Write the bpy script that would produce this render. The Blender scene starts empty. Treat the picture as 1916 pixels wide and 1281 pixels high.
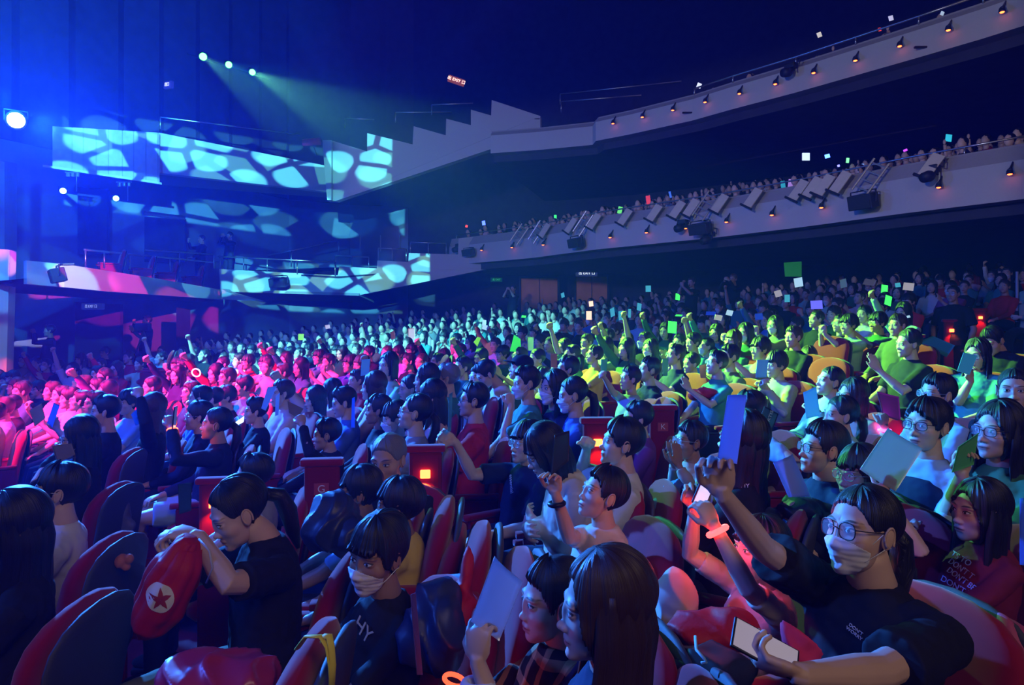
import bpy, bmesh, math, random
import numpy as np
from mathutils import Vector, Matrix, Euler
C = bpy.context.scene
COL = C.collection
# ------------------------------------------------------------------ camera
F = 1277.0; CX, HY, CH = 958.0, 600.0, 1.7          # focal length in px, centre column, horizon row, eye height
cam_d = bpy.data.cameras.new('camera'); cam = bpy.data.objects.new('camera', cam_d); COL.objects.link(cam)
cam.location = (0, 0, CH); cam.rotation_euler = (math.pi/2, 0, 0)
cam_d.sensor_width = 36; cam_d.lens = 36*F/1916; cam_d.shift_y = -(640.5-HY)/1916
cam_d.clip_start = .05; cam_d.clip_end = 200
C.camera = cam
C.view_settings.view_transform = 'Standard'; C.view_settings.look = 'None'
C.view_settings.exposure = 0.0; C.view_settings.gamma = 1.0; C.view_settings.use_curve_mapping = False
C.cycles.max_bounces = 5; C.cycles.diffuse_bounces = 2; C.cycles.glossy_bounces = 2; C.cycles.transmission_bounces = 3
C.cycles.transparent_max_bounces = 6; C.cycles.volume_bounces = 0; C.cycles.caustics_reflective = False; C.cycles.caustics_refractive = False
C.cycles.sample_clamp_indirect = 4.0
def at(px, py, d): return Vector(((px-CX)*d/F, d, CH+(HY-py)*d/F))
def atz(px, py, z): return at(px, py, (z-CH)*F/(HY-py))
# ------------------------------------------------------------------ world
W = bpy.data.worlds.new('world'); C.world = W; W.use_nodes = True
bgn = W.node_tree.nodes['Background']; bgn.inputs[0].default_value = (.03, .07, .42, 1); bgn.inputs[1].default_value = .05
# ------------------------------------------------------------------ lights
def aim(o, tgt):
    o.rotation_euler = (Vector(tgt)-o.location).to_track_quat('-Z', 'Y').to_euler()
def spot(name, pos, tgt, col, watts, deg, blend=.4, rad=.12, soft=False):
    l = bpy.data.lights.new(name, 'SPOT'); l.color = col; l.energy = watts; l.spot_size = math.radians(deg); l.spot_blend = blend
    l.shadow_soft_size = rad
    o = bpy.data.objects.new(name, l); COL.objects.link(o); o.location = pos; aim(o, tgt); return o
def area(name, pos, tgt, col, watts, sx, sy):
    l = bpy.data.lights.new(name, 'AREA'); l.color = col; l.energy = watts; l.shape = 'RECTANGLE'; l.size = sx; l.size_y = sy
    o = bpy.data.objects.new(name, l); COL.objects.link(o); o.location = pos; aim(o, tgt); return o
def win_of(o, pts, m=.0):
    bpy.context.view_layer.update(); mi = o.matrix_world.inverted(); U = []
    for p in pts:
        q = mi @ Vector(at(*p)); U.append((q.x/-q.z, q.y/-q.z))
    return (min(u for u, v in U)-m, max(u for u, v in U)+m, min(v for u, v in U)-m, max(v for u, v in U)+m)
def gobo(o, scale, layers, win, rot=0., off=(0, 0)):
    """projected light pattern: rounded cells; layers = (scale mult, threshold, softness, colour, strength); win = u0,u1,v0,v1 window"""
    l = o.data; l.use_nodes = True; nt = l.node_tree; N = nt.nodes; L = nt.links
    em = [n for n in N if n.type == 'EMISSION'][0]
    def M(op, a, b=None, c=None):
        n = N.new('ShaderNodeMath'); n.operation = op
        for i, v in enumerate((a, b, c)):
            if v is None: continue
            if isinstance(v, (int, float)): n.inputs[i].default_value = v
            else: L.new(v, n.inputs[i])
        return n.outputs[0]
    tc = N.new('ShaderNodeTexCoord'); sp = N.new('ShaderNodeSeparateXYZ'); L.new(tc.outputs['Normal'], sp.inputs[0])
    az = M('ABSOLUTE', sp.outputs[2]); u = M('DIVIDE', sp.outputs[0], az); v = M('DIVIDE', sp.outputs[1], az)
    cb = N.new('ShaderNodeCombineXYZ'); L.new(u, cb.inputs[0]); L.new(v, cb.inputs[1])
    def ss(x, e0, e1):
        n = N.new('ShaderNodeMapRange'); n.interpolation_type = 'SMOOTHSTEP'; L.new(x, n.inputs[0])
        n.inputs[1].default_value = e0; n.inputs[2].default_value = e1; return n.outputs[0]
    e = .004
    mask = M('MULTIPLY', M('MULTIPLY', ss(u, win[0], win[0]+e), ss(u, win[1], win[1]-e)), M('MULTIPLY', ss(v, win[2], win[2]+e), ss(v, win[3], win[3]-e)))
    tot = None
    if not layers: cw = N.new('ShaderNodeRGB'); cw.outputs[0].default_value = (1, 1, 1, 1); tot = cw.outputs[0]
    for k, (sm, th, sf, col, st) in enumerate(layers):
        mp = N.new('ShaderNodeMapping'); L.new(cb.outputs[0], mp.inputs[0])
        mp.inputs['Location'].default_value = (off[0]+k*3.37, off[1]+k*1.71, 0); mp.inputs['Rotation'].default_value = (0, 0, rot+k*.5)
        mp.inputs['Scale'].default_value = (scale*sm*.8, scale*sm*1.25, 1)
        vo = N.new('ShaderNodeTexVoronoi'); vo.voronoi_dimensions = '2D'; vo.feature = 'DISTANCE_TO_EDGE'; L.new(mp.outputs[0], vo.inputs['Vector']); vo.inputs['Scale'].default_value = 1
        vc = N.new('ShaderNodeTexVoronoi'); vc.voronoi_dimensions = '2D'; vc.feature = 'F1'; L.new(mp.outputs[0], vc.inputs['Vector']); vc.inputs['Scale'].default_value = 1
        s2 = N.new('ShaderNodeSeparateColor'); L.new(vc.outputs['Color'], s2.inputs[0])
        on = M('GREATER_THAN', s2.outputs[0], .22 if k == 0 else .55)
        rad = ss(vc.outputs['Distance'], .55, .42)
        f = M('MULTIPLY', M('MULTIPLY', ss(vo.outputs['Distance'], th, th+sf), on), M('MULTIPLY', rad, st))
        sc = N.new('ShaderNodeVectorMath'); sc.operation = 'SCALE'
        if len(col) == 2:      # mix two colours by cell
            mx = N.new('ShaderNodeMix'); mx.data_type = 'RGBA'; L.new(M('GREATER_THAN', s2.outputs[1], .5), mx.inputs[0])
            mx.inputs[6].default_value = (*col[0], 1); mx.inputs[7].default_value = (*col[1], 1); L.new(mx.outputs[2], sc.inputs[0])
        else: sc.inputs[0].default_value = col
        L.new(f, sc.inputs['Scale'])
        if tot is None: tot = sc.outputs[0]
        else:
            ad = N.new('ShaderNodeVectorMath'); ad.operation = 'ADD'; L.new(tot, ad.inputs[0]); L.new(sc.outputs[0], ad.inputs[1]); tot = ad.outputs[0]
    L.new(tot, em.inputs[0]); L.new(mask, em.inputs[1])
area('balcony_crowd_fill', (7, 17, 6.9), (4, 14, 4.4), (.75, .55, .9), 26, 6, 2)  # added area fill that brightens the lower balcony crowd
area('upper_balcony_crowd_fill', (9, 14, 11), (5, 13, 7), (.6, .5, .9), 26, 6, 2)  # same kind of added fill for the upper balcony crowd
BLUE = (.02, .12, 1.0); CYAN = (.1, .75, 1.0); GREEN = (.12, 1.0, .12); MAG = (1.0, .02, .28); WARM = (1.0, .72, .5)
# thin stage haze filling the whole hall, blue light put into its scatter colour
HZ = bpy.data.materials.new('stage_haze'); HZ.use_nodes = True; HZ.node_tree.nodes.clear()
_v = HZ.node_tree.nodes.new('ShaderNodeVolumeScatter'); _o = HZ.node_tree.nodes.new('ShaderNodeOutputMaterial'); HZ.node_tree.links.new(_v.outputs[0], _o.inputs['Volume'])
_v.inputs['Density'].default_value = .0055; _v.inputs['Anisotropy'].default_value = .25; _v.inputs['Color'].default_value = (.10, .13, 1, 1)
_me = bpy.data.meshes.new('haze'); _me.from_pydata([(x, y, z) for x in (-24, 26) for y in (-9, 38) for z in (-3, 19)], [], [(0, 1, 3, 2), (4, 6, 7, 5), (0, 4, 5, 1), (2, 3, 7, 6), (0, 2, 6, 4), (1, 5, 7, 3)])
_me.materials.append(HZ); _h = bpy.data.objects.new('haze', _me); COL.objects.link(_h); _h['kind'] = 'stuff'; _h['label'] = 'thin stage haze with blue light in its tint, filling the hall'; _h['category'] = 'haze'

STAR = at(30, 225, 10.5)                      # the big blue-white beam lamp
spot('stage_key_blue', STAR+Vector((.3, .1, 0)), (0, 3, .6), (.03, .20, 1.0), 24000, 48, .6, .12)
spot('stage_wash_blue', (-11, 1, 7), (0, 4, .7), (.03, .12, 1.0), 4200, 42, .6, .3)
spot('stage_wash_blue_left', (-9.5, 2, 6.5), (-3.5, 9, .8), (.02, .05, 1.0), 3600, 75, .6, .3)
_l = bpy.data.lights.new('star_glow', 'POINT'); _l.color = (.01, .14, 1.); _l.energy = 1300; _l.shadow_soft_size = .1; _lo = bpy.data.objects.new('star_glow', _l); COL.objects.link(_lo); _lo.location = STAR+Vector((.1, -.35, .05))
spot('haze_blue', STAR+Vector((.1, -.3, .2)), at(-60, -60, 15), (.01, .16, 1.0), 8500, 92, 1., .2)  # extra spot at the star lamp, added to light haze and left wall
spot('beam_magenta', (-10, 2.5, 6.5), at(150, 745, 8.7), (1., .02, .25), 40000, 24, .5, .05)
spot('beam_magenta_side', (-10, 3.5, 6.5), at(440, 725, 9.0), (1., .02, .3), 28000, 24, .6, .05)
spot('beam_cyan_far', (-10, 5, 8), at(680, 640, 15), (.12, .8, .85), 30000, 28, .5, .08)
spot('beam_cyan_mid', (-10, 4, 8), at(930, 625, 16), (.1, .7, .95), 5000, 16, .5, .08)
G1 = at(428, 121, 15); 
spot('beam_green_centre', at(380, 106, 14), at(1150, 670, 7.6), (.22, 1., .05), 26000, 17, .5, .05)
spot('beam_green_right', at(472, 135, 14), at(1480, 650, 7.6), (.22, 1., .05), 42000, 22, .5, .05)
spot('beam_green_front', at(428, 121, 14), at(1800, 800, 3.1), (.1, 1., .25), 8000, 14, .7, .05)
spot('beam_teal_shirts', at(428, 121, 14.2), at(1040, 930, 3.2), (.12, 1., .6), 1500, 7, .6, .03)
# projectors throwing coloured cells over the side boxes and the wall behind them
def projector(name, pos, tgt, pts, watts, scale, layers, rot, off):
    g = spot(name, pos, tgt, (1, 1, 1), watts, 90, 0, .015); win = win_of(g, pts)
    g.data.spot_size = min(3.0, 2.1*math.atan(max(math.hypot(u, v) for u in win[:2] for v in win[2:]))); gobo(g, scale, layers, win, rot, off); return g
CY = (.10, .72, 1.0); CY2 = (.10, .55, .42)
projector('projector_upper', (-1.5, 0, 4.6), at(440, 310, 19), [(95, 232, 14.5), (95, 342, 14.5), (735, 240, 19.5), (735, 378, 19.5)], 42000, 25, [(1, .07, .05, CY, 1.0), (.8, .1, .03, CY2, .5)], .25, (0, 0))
projector('projector_gallery', (-1.0, 0, 4.4), at(610, 510, 21), [(412, 500, 20.6), (412, 562, 20.6), (806, 470, 21.6), (806, 556, 21.6)], 45000, 29, [(1, .08, .05, CY, 1.0), (.7, .1, .03, (.2, .6, .3), .5)], .1, (.4, .9))
projector('projector_box', (2.5, 1, 4.6), at(230, 520, 14), [(48, 480, 10.8), (48, 536, 10.8), (425, 538, 20), (425, 565, 20)], 30000, 17, [(1, .07, .05, ((.12, .62, .9), (.9, .03, .45)), 1.0), (.7, .1, .03, ((.8, .05, .3), (.2, .45, .3)), .7)], .3, (1.4, .2))
projector('projector_wall', (-3.5, 1, 4.2), at(330, 500, 22), [(-40, 380, 13), (-40, 640, 13), (790, 400, 25), (790, 640, 25)], 9000, 13, [(1, .09, .08, (.03, .25, .8), 1.0), (.7, .1, .06, (.05, .3, .35), .5)], .5, (.8, 1.9))
projector('projector_proscenium', (-3.5, 1, 4.2), at(0, 580, 11.5), [(-60, 460, 11.2), (-60, 700, 11.2), (19, 462, 11.8), (19, 700, 11.8)], 13000, 9, [(.8, .02, .05, ((1., .02, .25), (1., .06, .12)), 1.0), (.7, .1, .06, (.1, .3, .5), .3)], .5, (.1, 1.1))
area('house_front_fill', (3, -5, 6.5), (0, 2, .9), (1., .76, .60), 170, 3, 3)
_b = spot('balcony_front_fill', (-6, -1, 5.2), (5, 13, 5.0), (.66, .66, 1.0), 2600, 120, 0, .4); gobo(_b, 1, [], win_of(_b, [(640, 180, 20), (935, 505, 20), (1930, -80, 11), (1930, 430, 10.4)]))  # added fill, windowed so that it brightens only the balconies
# ------------------------------------------------------------------ materials
def mat(name, col, rough=.7, spec=.3, metal=0., emit=None, es=1., noise=None, bump=None, alpha=None, trans=0.):
    m = bpy.data.materials.new(name); m.use_nodes = True; nt = m.node_tree; b = nt.nodes['Principled BSDF']
    b.inputs['Base Color'].default_value = (*col, 1); b.inputs['Roughness'].default_value = rough
    b.inputs['Specular IOR Level'].default_value = spec; b.inputs['Metallic'].default_value = metal
    if trans: b.inputs['Transmission Weight'].default_value = trans
    if emit: b.inputs['Emission Color'].default_value = (*emit, 1); b.inputs['Emission Strength'].default_value = es
    if noise or bump:
        tc = nt.nodes.new('ShaderNodeTexCoord'); no = nt.nodes.new('ShaderNodeTexNoise'); nt.links.new(tc.outputs['Object'], no.inputs['Vector'])
        no.inputs['Scale'].default_value = (noise or bump)[0]; no.inputs['Detail'].default_value = 4
        if noise:
            rp = nt.nodes.new('ShaderNodeMapRange'); rp.inputs[3].default_value = 1-noise[1]; rp.inputs[4].default_value = 1+noise[1]; nt.links.new(no.outputs[0], rp.inputs[0])
            vm = nt.nodes.new('ShaderNodeVectorMath'); vm.operation = 'SCALE'; vm.inputs[0].default_value = col; nt.links.new(rp.outputs[0], vm.inputs['Scale'])
            nt.links.new(vm.outputs[0], b.inputs['Base Color'])
        if bump:
            bp = nt.nodes.new('ShaderNodeBump'); bp.inputs['Strength'].default_value = bump[1]; bp.inputs['Distance'].default_value = bump[2] if len(bump) > 2 else .01
            nt.links.new(no.outputs[0], bp.inputs['Height']); nt.links.new(bp.outputs[0], b.inputs['Normal'])
    return m
M_ = {}
def MT(key, *a, **k):
    if key not in M_: M_[key] = mat(key, *a, **k)
    return M_[key]
# ------------------------------------------------------------------ mesh helpers
class MB:
    def __init__(s): s.v = []; s.f = []; s.m = []
    def add(s, v, f, mi=0):
        o = len(s.v); s.v.extend([tuple(x) for x in v]); s.f.extend([tuple(i+o for i in q) for q in f]); s.m.extend([mi]*len(f)); return s
    def box(s, c, d, rot=None, mi=0, bev=0.):
        c = Vector(c); hx, hy, hz = d[0]/2, d[1]/2, d[2]/2
        if bev > 0:
            b = min(bev, hx*.9, hy*.9, hz*.9); V = []; Fc = []
            ax = [(hx-b, hy-b, hz), (hx-b, hy, hz-b), (hx, hy-b, hz-b)]
            bm = bmesh.new(); bmesh.ops.create_cube(bm, size=2)
            for vv in bm.verts: vv.co = Vector((vv.co.x*hx, vv.co.y*hy, vv.co.z*hz))
            bmesh.ops.bevel(bm, geom=list(bm.edges), offset=b, segments=2, affect='EDGES', profile=.6)
            bm.verts.index_update(); V = [v.co.copy() for v in bm.verts]; Fc = [[v.index for v in f.verts] for f in bm.faces]; bm.free()
        else:
            V = [Vector((x*hx, y*hy, z*hz)) for x in (-1, 1) for y in (-1, 1) for z in (-1, 1)]
            Fc = [(0, 1, 3, 2), (4, 6, 7, 5), (0, 4, 5, 1), (2, 3, 7, 6), (0, 2, 6, 4), (1, 5, 7, 3)]
        if rot is not None: V = [rot @ v for v in V]
        return s.add([v+c for v in V], Fc, mi)
    def tube(s, pts, r, n=8, mi=0, flat=1.):
        pts = [Vector(p) for p in pts]; rs = r if isinstance(r, (list, tuple)) else [r]*len(pts); V = []; Fc = []
        t = (pts[1]-pts[0]).normalized(); nrm = t.orthogonal().normalized()
        for i, p in enumerate(pts):
            a = pts[min(i+1, len(pts)-1)]-pts[max(i-1, 0)]
            if a.length > 1e-9: t = a.normalized()
            nrm = (nrm-t*nrm.dot(t)).normalized(); bn = t.cross(nrm)
            for k in range(n):
                q = 2*math.pi*k/n; V.append(p+nrm*math.cos(q)*rs[i]+bn*math.sin(q)*rs[i]*flat)
        for i in range(len(pts)-1):
            for k in range(n): Fc.append((i*n+k, i*n+(k+1) % n, (i+1)*n+(k+1) % n, (i+1)*n+k))
        Fc.append(tuple(range(n-1, -1, -1))); Fc.append(tuple((len(pts)-1)*n+k for k in range(n)))
        return s.add(V, Fc, mi)
    def ell(s, c, r, n=16, m=10, rot=None, mi=0):
        V = []; Fc = []
        for i in range(m+1):
            th = math.pi*i/m
            for k in range(n):
                ph = 2*math.pi*k/n; v = Vector((r[0]*math.sin(th)*math.cos(ph), r[1]*math.sin(th)*math.sin(ph), r[2]*math.cos(th)))
                if rot is not None: v = rot @ v
                V.append(v+Vector(c))
        for i in range(m):
            for k in range(n): Fc.append((i*n+k, (i+1)*n+k, (i+1)*n+(k+1) % n, i*n+(k+1) % n))
        return s.add(V, Fc, mi)
    def prism(s, poly, thick, mi=0):
        """poly: 3D points, thick: vector"""
        n = len(poly); t = Vector(thick); V = [Vector(p) for p in poly]+[Vector(p)+t for p in poly]
        Fc = [tuple(range(n)), tuple(range(2*n-1, n-1, -1))]+[(i, i+n, (i+1) % n+n, (i+1) % n) for i in range(n)]
        return s.add(V, Fc, mi)
    def sweep(s, path, prof, mi=0, mis=None):
        """path: list of (x,y) plan points; prof: closed list of (out, z). out is measured to the left of the path direction"""
        V = []; n = len(prof); Fc = []; mm = []
        for i, p in enumerate(path):
            a = Vector(path[max(i-1, 0)]).to_2d(); b = Vector(path[min(i+1, len(path)-1)]).to_2d(); t = (b-a).normalized(); nl = Vector((-t.y, t.x))
            for (o, z) in prof: V.append((p[0]+nl.x*o, p[1]+nl.y*o, z))
        for i in range(len(path)-1):
            for k in range(n): Fc.append((i*n+k, i*n+(k+1) % n, (i+1)*n+(k+1) % n, (i+1)*n+k)); mm.append(mis[k] if mis else mi)
        Fc.append(tuple(range(n-1, -1, -1))); mm.append(mi); Fc.append(tuple((len(path)-1)*n+k for k in range(n))); mm.append(mi)
        o = len(s.v); s.v.extend(V); s.f.extend([tuple(i+o for i in q) for q in Fc]); s.m.extend(mm); return s
    def mesh(s, name, mats, smooth=False):
        me = bpy.data.meshes.new(name); me.from_pydata([tuple(v) for v in s.v], [], s.f)
        for m in (mats if isinstance(mats, (list, tuple)) else [mats]): me.materials.append(m)
        if any(s.m): me.polygons.foreach_set('material_index', s.m)
        if smooth: me.polygons.foreach_set('use_smooth', [True]*len(s.f))
        me.update(); return me
    def build(s, name, mats, parent=None, smooth=False, loc=None, rot=None):
        return obj(name, s.mesh(name, mats, smooth), parent, loc, rot)
def obj(name, me, parent=None, loc=None, rot=None):
    o = bpy.data.objects.new(name, me); COL.objects.link(o)
    if parent is not None: o.parent = parent
    if loc is not None: o.location = loc
    if rot is not None: o.rotation_euler = rot
    return o
def tag(o, label=None, cat=None, group=None, kind=None):
    if label: o['label'] = label
    if cat: o['category'] = cat
    if group: o['group'] = group
    if kind: o['kind'] = kind
    return o
def empty(name, loc=(0, 0, 0), rz=0.): o = obj(name, None, None, loc, (0, 0, rz)); o.empty_display_size = .1; return o
def copy_tree(o, parent=None):
    c = o.copy(); COL.objects.link(c)
    if parent is not None: c.parent = parent
    for ch in list(o.children): copy_tree(ch, c)
    return c
def recenter(o):
    me = o.data; n = len(me.vertices); co = np.empty(n*3); me.vertices.foreach_get('co', co); co = co.reshape(-1, 3)
    c = co.mean(0); c[2] = co[:, 2].min(); me.vertices.foreach_set('co', (co-c).ravel()); me.update(); o.location = c; return o
# ------------------------------------------------------------------ the bowl of the hall
RP = [(0, -1.4), (6, -1.1), (8.85, -.92), (11, -.66), (14, -.5), (16, -.25), (17.5, -.05), (20, .28), (23.4, .73), (28, 1.4), (40, 3.4)]
ca, sa = math.cos(math.radians(12)), math.sin(math.radians(12))
def bowl_r(x, y):
    X = x*ca+y*sa; Y = y*ca-x*sa; return math.hypot(X+12, (Y-4)*.7)
def head_z(x, y): return CH+float(np.interp(bowl_r(x, y), [p[0] for p in RP], [p[1] for p in RP]))
def floor_z(x, y): return head_z(x, y)-1.2
def seat_pt(r, th):
    X = -12+r*math.cos(th); Y = 4+r*math.sin(th)/.7; return (X*ca-Y*sa, X*sa+Y*ca)
def ray_head(px, py, dz=0.):
    best = None
    for d in np.arange(1.2, 30, .04):
        p = at(px, py, d); e = abs(p.z-head_z(p.x, p.y)-dz)
        if p.z <= head_z(p.x, p.y)+dz and HY < py-6: return d
        if best is None or e < best[0]: best = (e, d)
    return best[1]
m_floor = MT('carpet_dark', (.05, .012, .02), .95, .1, noise=(9, .4))
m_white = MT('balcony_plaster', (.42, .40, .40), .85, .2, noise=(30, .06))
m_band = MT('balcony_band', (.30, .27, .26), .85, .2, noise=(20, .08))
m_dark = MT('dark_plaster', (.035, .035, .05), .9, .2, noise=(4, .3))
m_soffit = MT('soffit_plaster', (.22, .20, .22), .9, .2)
m_black = MT('black_metal', (.012, .012, .014), .55, .4)
m_chrome = MT('steel_rail', (.45, .45, .48), .3, .6, metal=.9)
m_wall = MT('wall_panel_blue', (.16, .18, .24), .8, .25, noise=(2, .25))
m_wood = MT('wood_panel', (.30, .16, .08), .6, .3, noise=(14, .3))
# floor
nx, ny = 96, 70; xs = np.linspace(-17, 20, nx); ys = np.linspace(-3, 30, ny)
b = MB(); V = [(x, y, floor_z(x, y)) for y in ys for x in xs]
b.add(V, [(j*nx+i, j*nx+i+1, (j+1)*nx+i+1, (j+1)*nx+i) for j in range(ny-1) for i in range(nx-1)])
tag(b.build('floor', m_floor, smooth=True), kind='structure')
# balcony front plan (from far left to near right), taken where its level edge lies
ZB = 4.4
def plan(pts, z): return [tuple(atz(px, py, z).xy) for px, py in pts]
FB = [(845, 447), (930, 437), (1000, 428), (1120, 405), (1230, 389), (1340, 373), (1500, 345), (1700, 306), (1916, 268), (2200, 214)]
pB = plan(FB, ZB)
b = MB()
prof = [(0, ZB), (.1, ZB), (.1, ZB-.35), (.3, ZB-.7), (2.0, ZB-.78), (2.0, ZB-.4), (.35, ZB-.4), (.35, ZB-.05), (.0, ZB-.05)]
def balcony(name, path, z, h, hb, depth, label):
    # profile: coping, dark upper band leaning out, light face, soffit
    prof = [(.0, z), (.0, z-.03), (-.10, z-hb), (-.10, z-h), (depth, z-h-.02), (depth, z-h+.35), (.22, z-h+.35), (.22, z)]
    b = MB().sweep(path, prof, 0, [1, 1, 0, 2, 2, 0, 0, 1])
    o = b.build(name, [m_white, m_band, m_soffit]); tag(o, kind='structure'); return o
balcony('trim_1', pB, ZB, .86, .26, 1.9, 'x')
ZU = 6.85
FU = [(920, 247), (1010, 240), (1112, 229), (1120, 219), (1180, 206), (1300, 176), (1372, 153), (1490, 118), (1602, 82), (1720, 44), (1841, 4), (1960, -38), (2200, -130)]
def planU():
    out = []
    for px, py in FU:
        out.append(tuple(atz(px, py, ZU if px > 1115 else ZU-.02).xy))
    return out
pU = planU()
balcony('trim_2', pU, ZU, .62, .14, 1.7, 'x')
# decks and rear walls behind the balcony fronts
def deck(name, path, z0, rise, depth, out0=.2):
    b = MB(); prof = [(out0, z0)]
    n = 7
    for i in range(n):
        o0 = out0+depth*i/n; prof += [(o0, z0+rise*i/n), (out0+depth*(i+1)/n, z0+rise*i/n)]
    prof += [(out0+depth, z0-.3), (out0, z0-.3)]
    b.sweep(path, prof[1:]); return tag(b.build(name, m_dark), kind='structure')
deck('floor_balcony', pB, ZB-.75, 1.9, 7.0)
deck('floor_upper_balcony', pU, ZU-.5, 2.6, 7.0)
def offs(path, o):
    out = []
    for i, p in enumerate(path):
        a = Vector(path[max(i-1, 0)]); c = Vector(path[min(i+1, len(path)-1)]); t = (c-a).normalized(); out.append((p[0]-t.y*o, p[1]+t.x*o))
    return out
bw = [(-7.5, 26.5), (-2.2, 25.6), (2.0, 24.6), (4.2, 23.6), (7.5, 21.3), (10.5, 18.8), (13, 16), (15.5, 12.5), (18, 6), (19, -2)]
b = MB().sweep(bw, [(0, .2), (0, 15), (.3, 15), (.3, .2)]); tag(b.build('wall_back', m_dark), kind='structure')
b = MB().sweep(bw, [(-.05, 3.62), (-9, 3.62), (-9, 3.72), (-.05, 3.72)]); 
b = MB()                                                  # soffit ceilings under the balconies
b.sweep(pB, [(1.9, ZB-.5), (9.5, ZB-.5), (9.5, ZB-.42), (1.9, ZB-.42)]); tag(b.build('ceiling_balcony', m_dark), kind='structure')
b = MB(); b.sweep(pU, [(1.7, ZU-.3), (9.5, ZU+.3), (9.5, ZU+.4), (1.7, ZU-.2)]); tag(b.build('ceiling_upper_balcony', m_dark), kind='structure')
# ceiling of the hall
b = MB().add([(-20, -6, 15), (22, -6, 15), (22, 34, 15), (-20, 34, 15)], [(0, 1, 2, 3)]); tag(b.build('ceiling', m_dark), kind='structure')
# left side wall: pleated panels
lw = [(-13.2, 9.0), (-13.0, 14), (-10.8, 19.0), (-7.9, 24.2), (-6.0, 25.3), (-2.2, 26.4)]
b = MB(); path = []
for i in range(len(lw)-1):
    a, c = Vector(lw[i]), Vector(lw[i+1]); n = max(1, int((c-a).length/1.1)); t = (c-a).normalized(); nn = Vector((t.y, -t.x))
    for k in range(n):
        p = a.lerp(c, k/n); q = a.lerp(c, (k+.82)/n); path += [tuple(p), tuple(q+nn*.10)]
path.append(lw[-1])
b.sweep(path, [(0, 6.0), (0, 15), (.2, 15), (.2, 6.0)]); tag(b.build('wall_left_upper', MT('pleated_wall', (.065, .058, .062), .85, .2, noise=(3, .25))), kind='structure')
b = MB().sweep(lw, [(0, -.8), (0, 6.0), (.2, 6.0), (.2, -.8)]); tag(b.build('wall_left', m_wall), kind='structure')
# ------------------------------------------------------------------ side galleries and boxes
def poly(name, pts, thick, mats, kind='structure', parent=None):
    """a wall slab whose face outline is given by image columns, rows and depths"""
    P3 = [at(*p) for p in pts]; o = MB().prism(P3, thick).build(name, mats, parent)
    if kind: tag(o, kind=kind)
    return o
def dl(px, x0, d0, x1, d1): return d0+(d1-d0)*(px-x0)/(x1-x0)
ug = lambda px: dl(px, 617, 19.8, 920, 18.8)
st = [(618, 262), (687, 283), (687, 249), (772, 270), (774, 236), (834, 253), (835, 222), (881, 234), (881, 205), (919, 216), (920, 187), (1011, 217), (1011, 247), (935, 249), (924, 277), (627, 376), (617, 374)]
poly('wall_gallery_upper', [(x, y, ug(x)) for x, y in st], (.05, .25, 0), m_white)
ub = lambda px: dl(px, 297, 16.5, 617, 20.)
poly('wall_box_upper', [(297, 248, ub(297)), (616, 311, ub(616)), (616, 359, ub(616)), (297, 323, ub(297))], (-.1, .2, 0), m_white)
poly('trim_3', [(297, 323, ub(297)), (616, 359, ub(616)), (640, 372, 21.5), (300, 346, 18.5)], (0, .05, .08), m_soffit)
poly('trim_4', [(603, 262, 19.6), (620, 262, 19.6), (620, 374, 19.6), (612, 374, 19.6)], (0, .3, 0), m_white)
poly('floor_box_upper', [(297, 300, 16.6), (616, 340, 20.1), (600, 345, 23.5), (300, 330, 20)], (0, 0, -.05), m_dark)
# slatted timber panel at the stage end of the upper box
wp = lambda px: dl(px, 97, 14.4, 297, 16.3)
r = empty('slatted_panel', at(197, 335, wp(197))); tag(r, 'slatted timber wall panel hung at the stage end of the upper side box', 'wall panel')
edges = [97, 135, 156, 180, 203, 229, 250, 273, 295]
for i in range(8):
    a, c = edges[i]+1.2, edges[i+1]-1.2; f0 = lambda x: 236+(x-97)*.06; f1 = lambda x: 313+(x-97)*.142
    pts = [Vector(at(x, y, wp(x)))-r.location for x, y in ((a, f0(a)), (c, f0(c)), (c, f1(c)), (a, f1(a)))]
    MB().prism(pts, (.02, .08, 0)).build('board', MT('panel_board', (.36, .33, .30), .7, .25, noise=(8, .2)), r)
pts = [Vector(at(x, y, wp(x)-.05))-r.location for x, y in ((80, 308), (297, 340), (297, 344), (80, 312))]
MB().prism(pts, (.02, .1, 0)).build('bottom_rail', m_white, r)
# lower box with the long projected parapet
lbp = [(50, 487), (120, 494), (200, 506), (300, 522), (415, 542)]
top = [atz(x, y, 2.64) for x, y in lbp]; bot = [(50, 531), (120, 537), (200, 545), (300, 552), (415, 560)]
b = MB(); V = []
for (x, y), t in zip(bot, top): V += [t, Vector((t.x, t.y, CH+(HY-y)*t.y/F)), Vector((t.x-.12, t.y+.1, CH+(HY-y)*t.y/F)), Vector((t.x-.12, t.y+.1, t.z))]
n = len(top); Fc = [(0, 3, 2, 1), ((n-1)*4, (n-1)*4+1, (n-1)*4+2, (n-1)*4+3)]
for i in range(n-1): Fc += [(i*4+k, i*4+(k+1) % 4, i*4+4+(k+1) % 4, i*4+4+k) for k in range(4)]
b.add(V, Fc); tag(b.build('wall_box_lower', m_white), kind='structure')
fl = [Vector((t.x, t.y, 2.30)) for t in top]; bk = [Vector((t.x-3.2, t.y+2.2, 2.30)) for t in top]
b = MB(); b.add(fl+bk[::-1], [tuple(range(2*n))]); b.add([v+Vector((0, 0, .06)) for v in fl+bk[::-1]], [tuple(range(2*n-1, -1, -1))]); tag(b.build('floor_box_lower', m_dark), kind='structure')
poly('trim_5', [(415, 540, 20.1), (415, 560, 20.1), (483, 563, 19.2), (422, 545, 20.0)], (.1, .3, 0), m_white)
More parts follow.
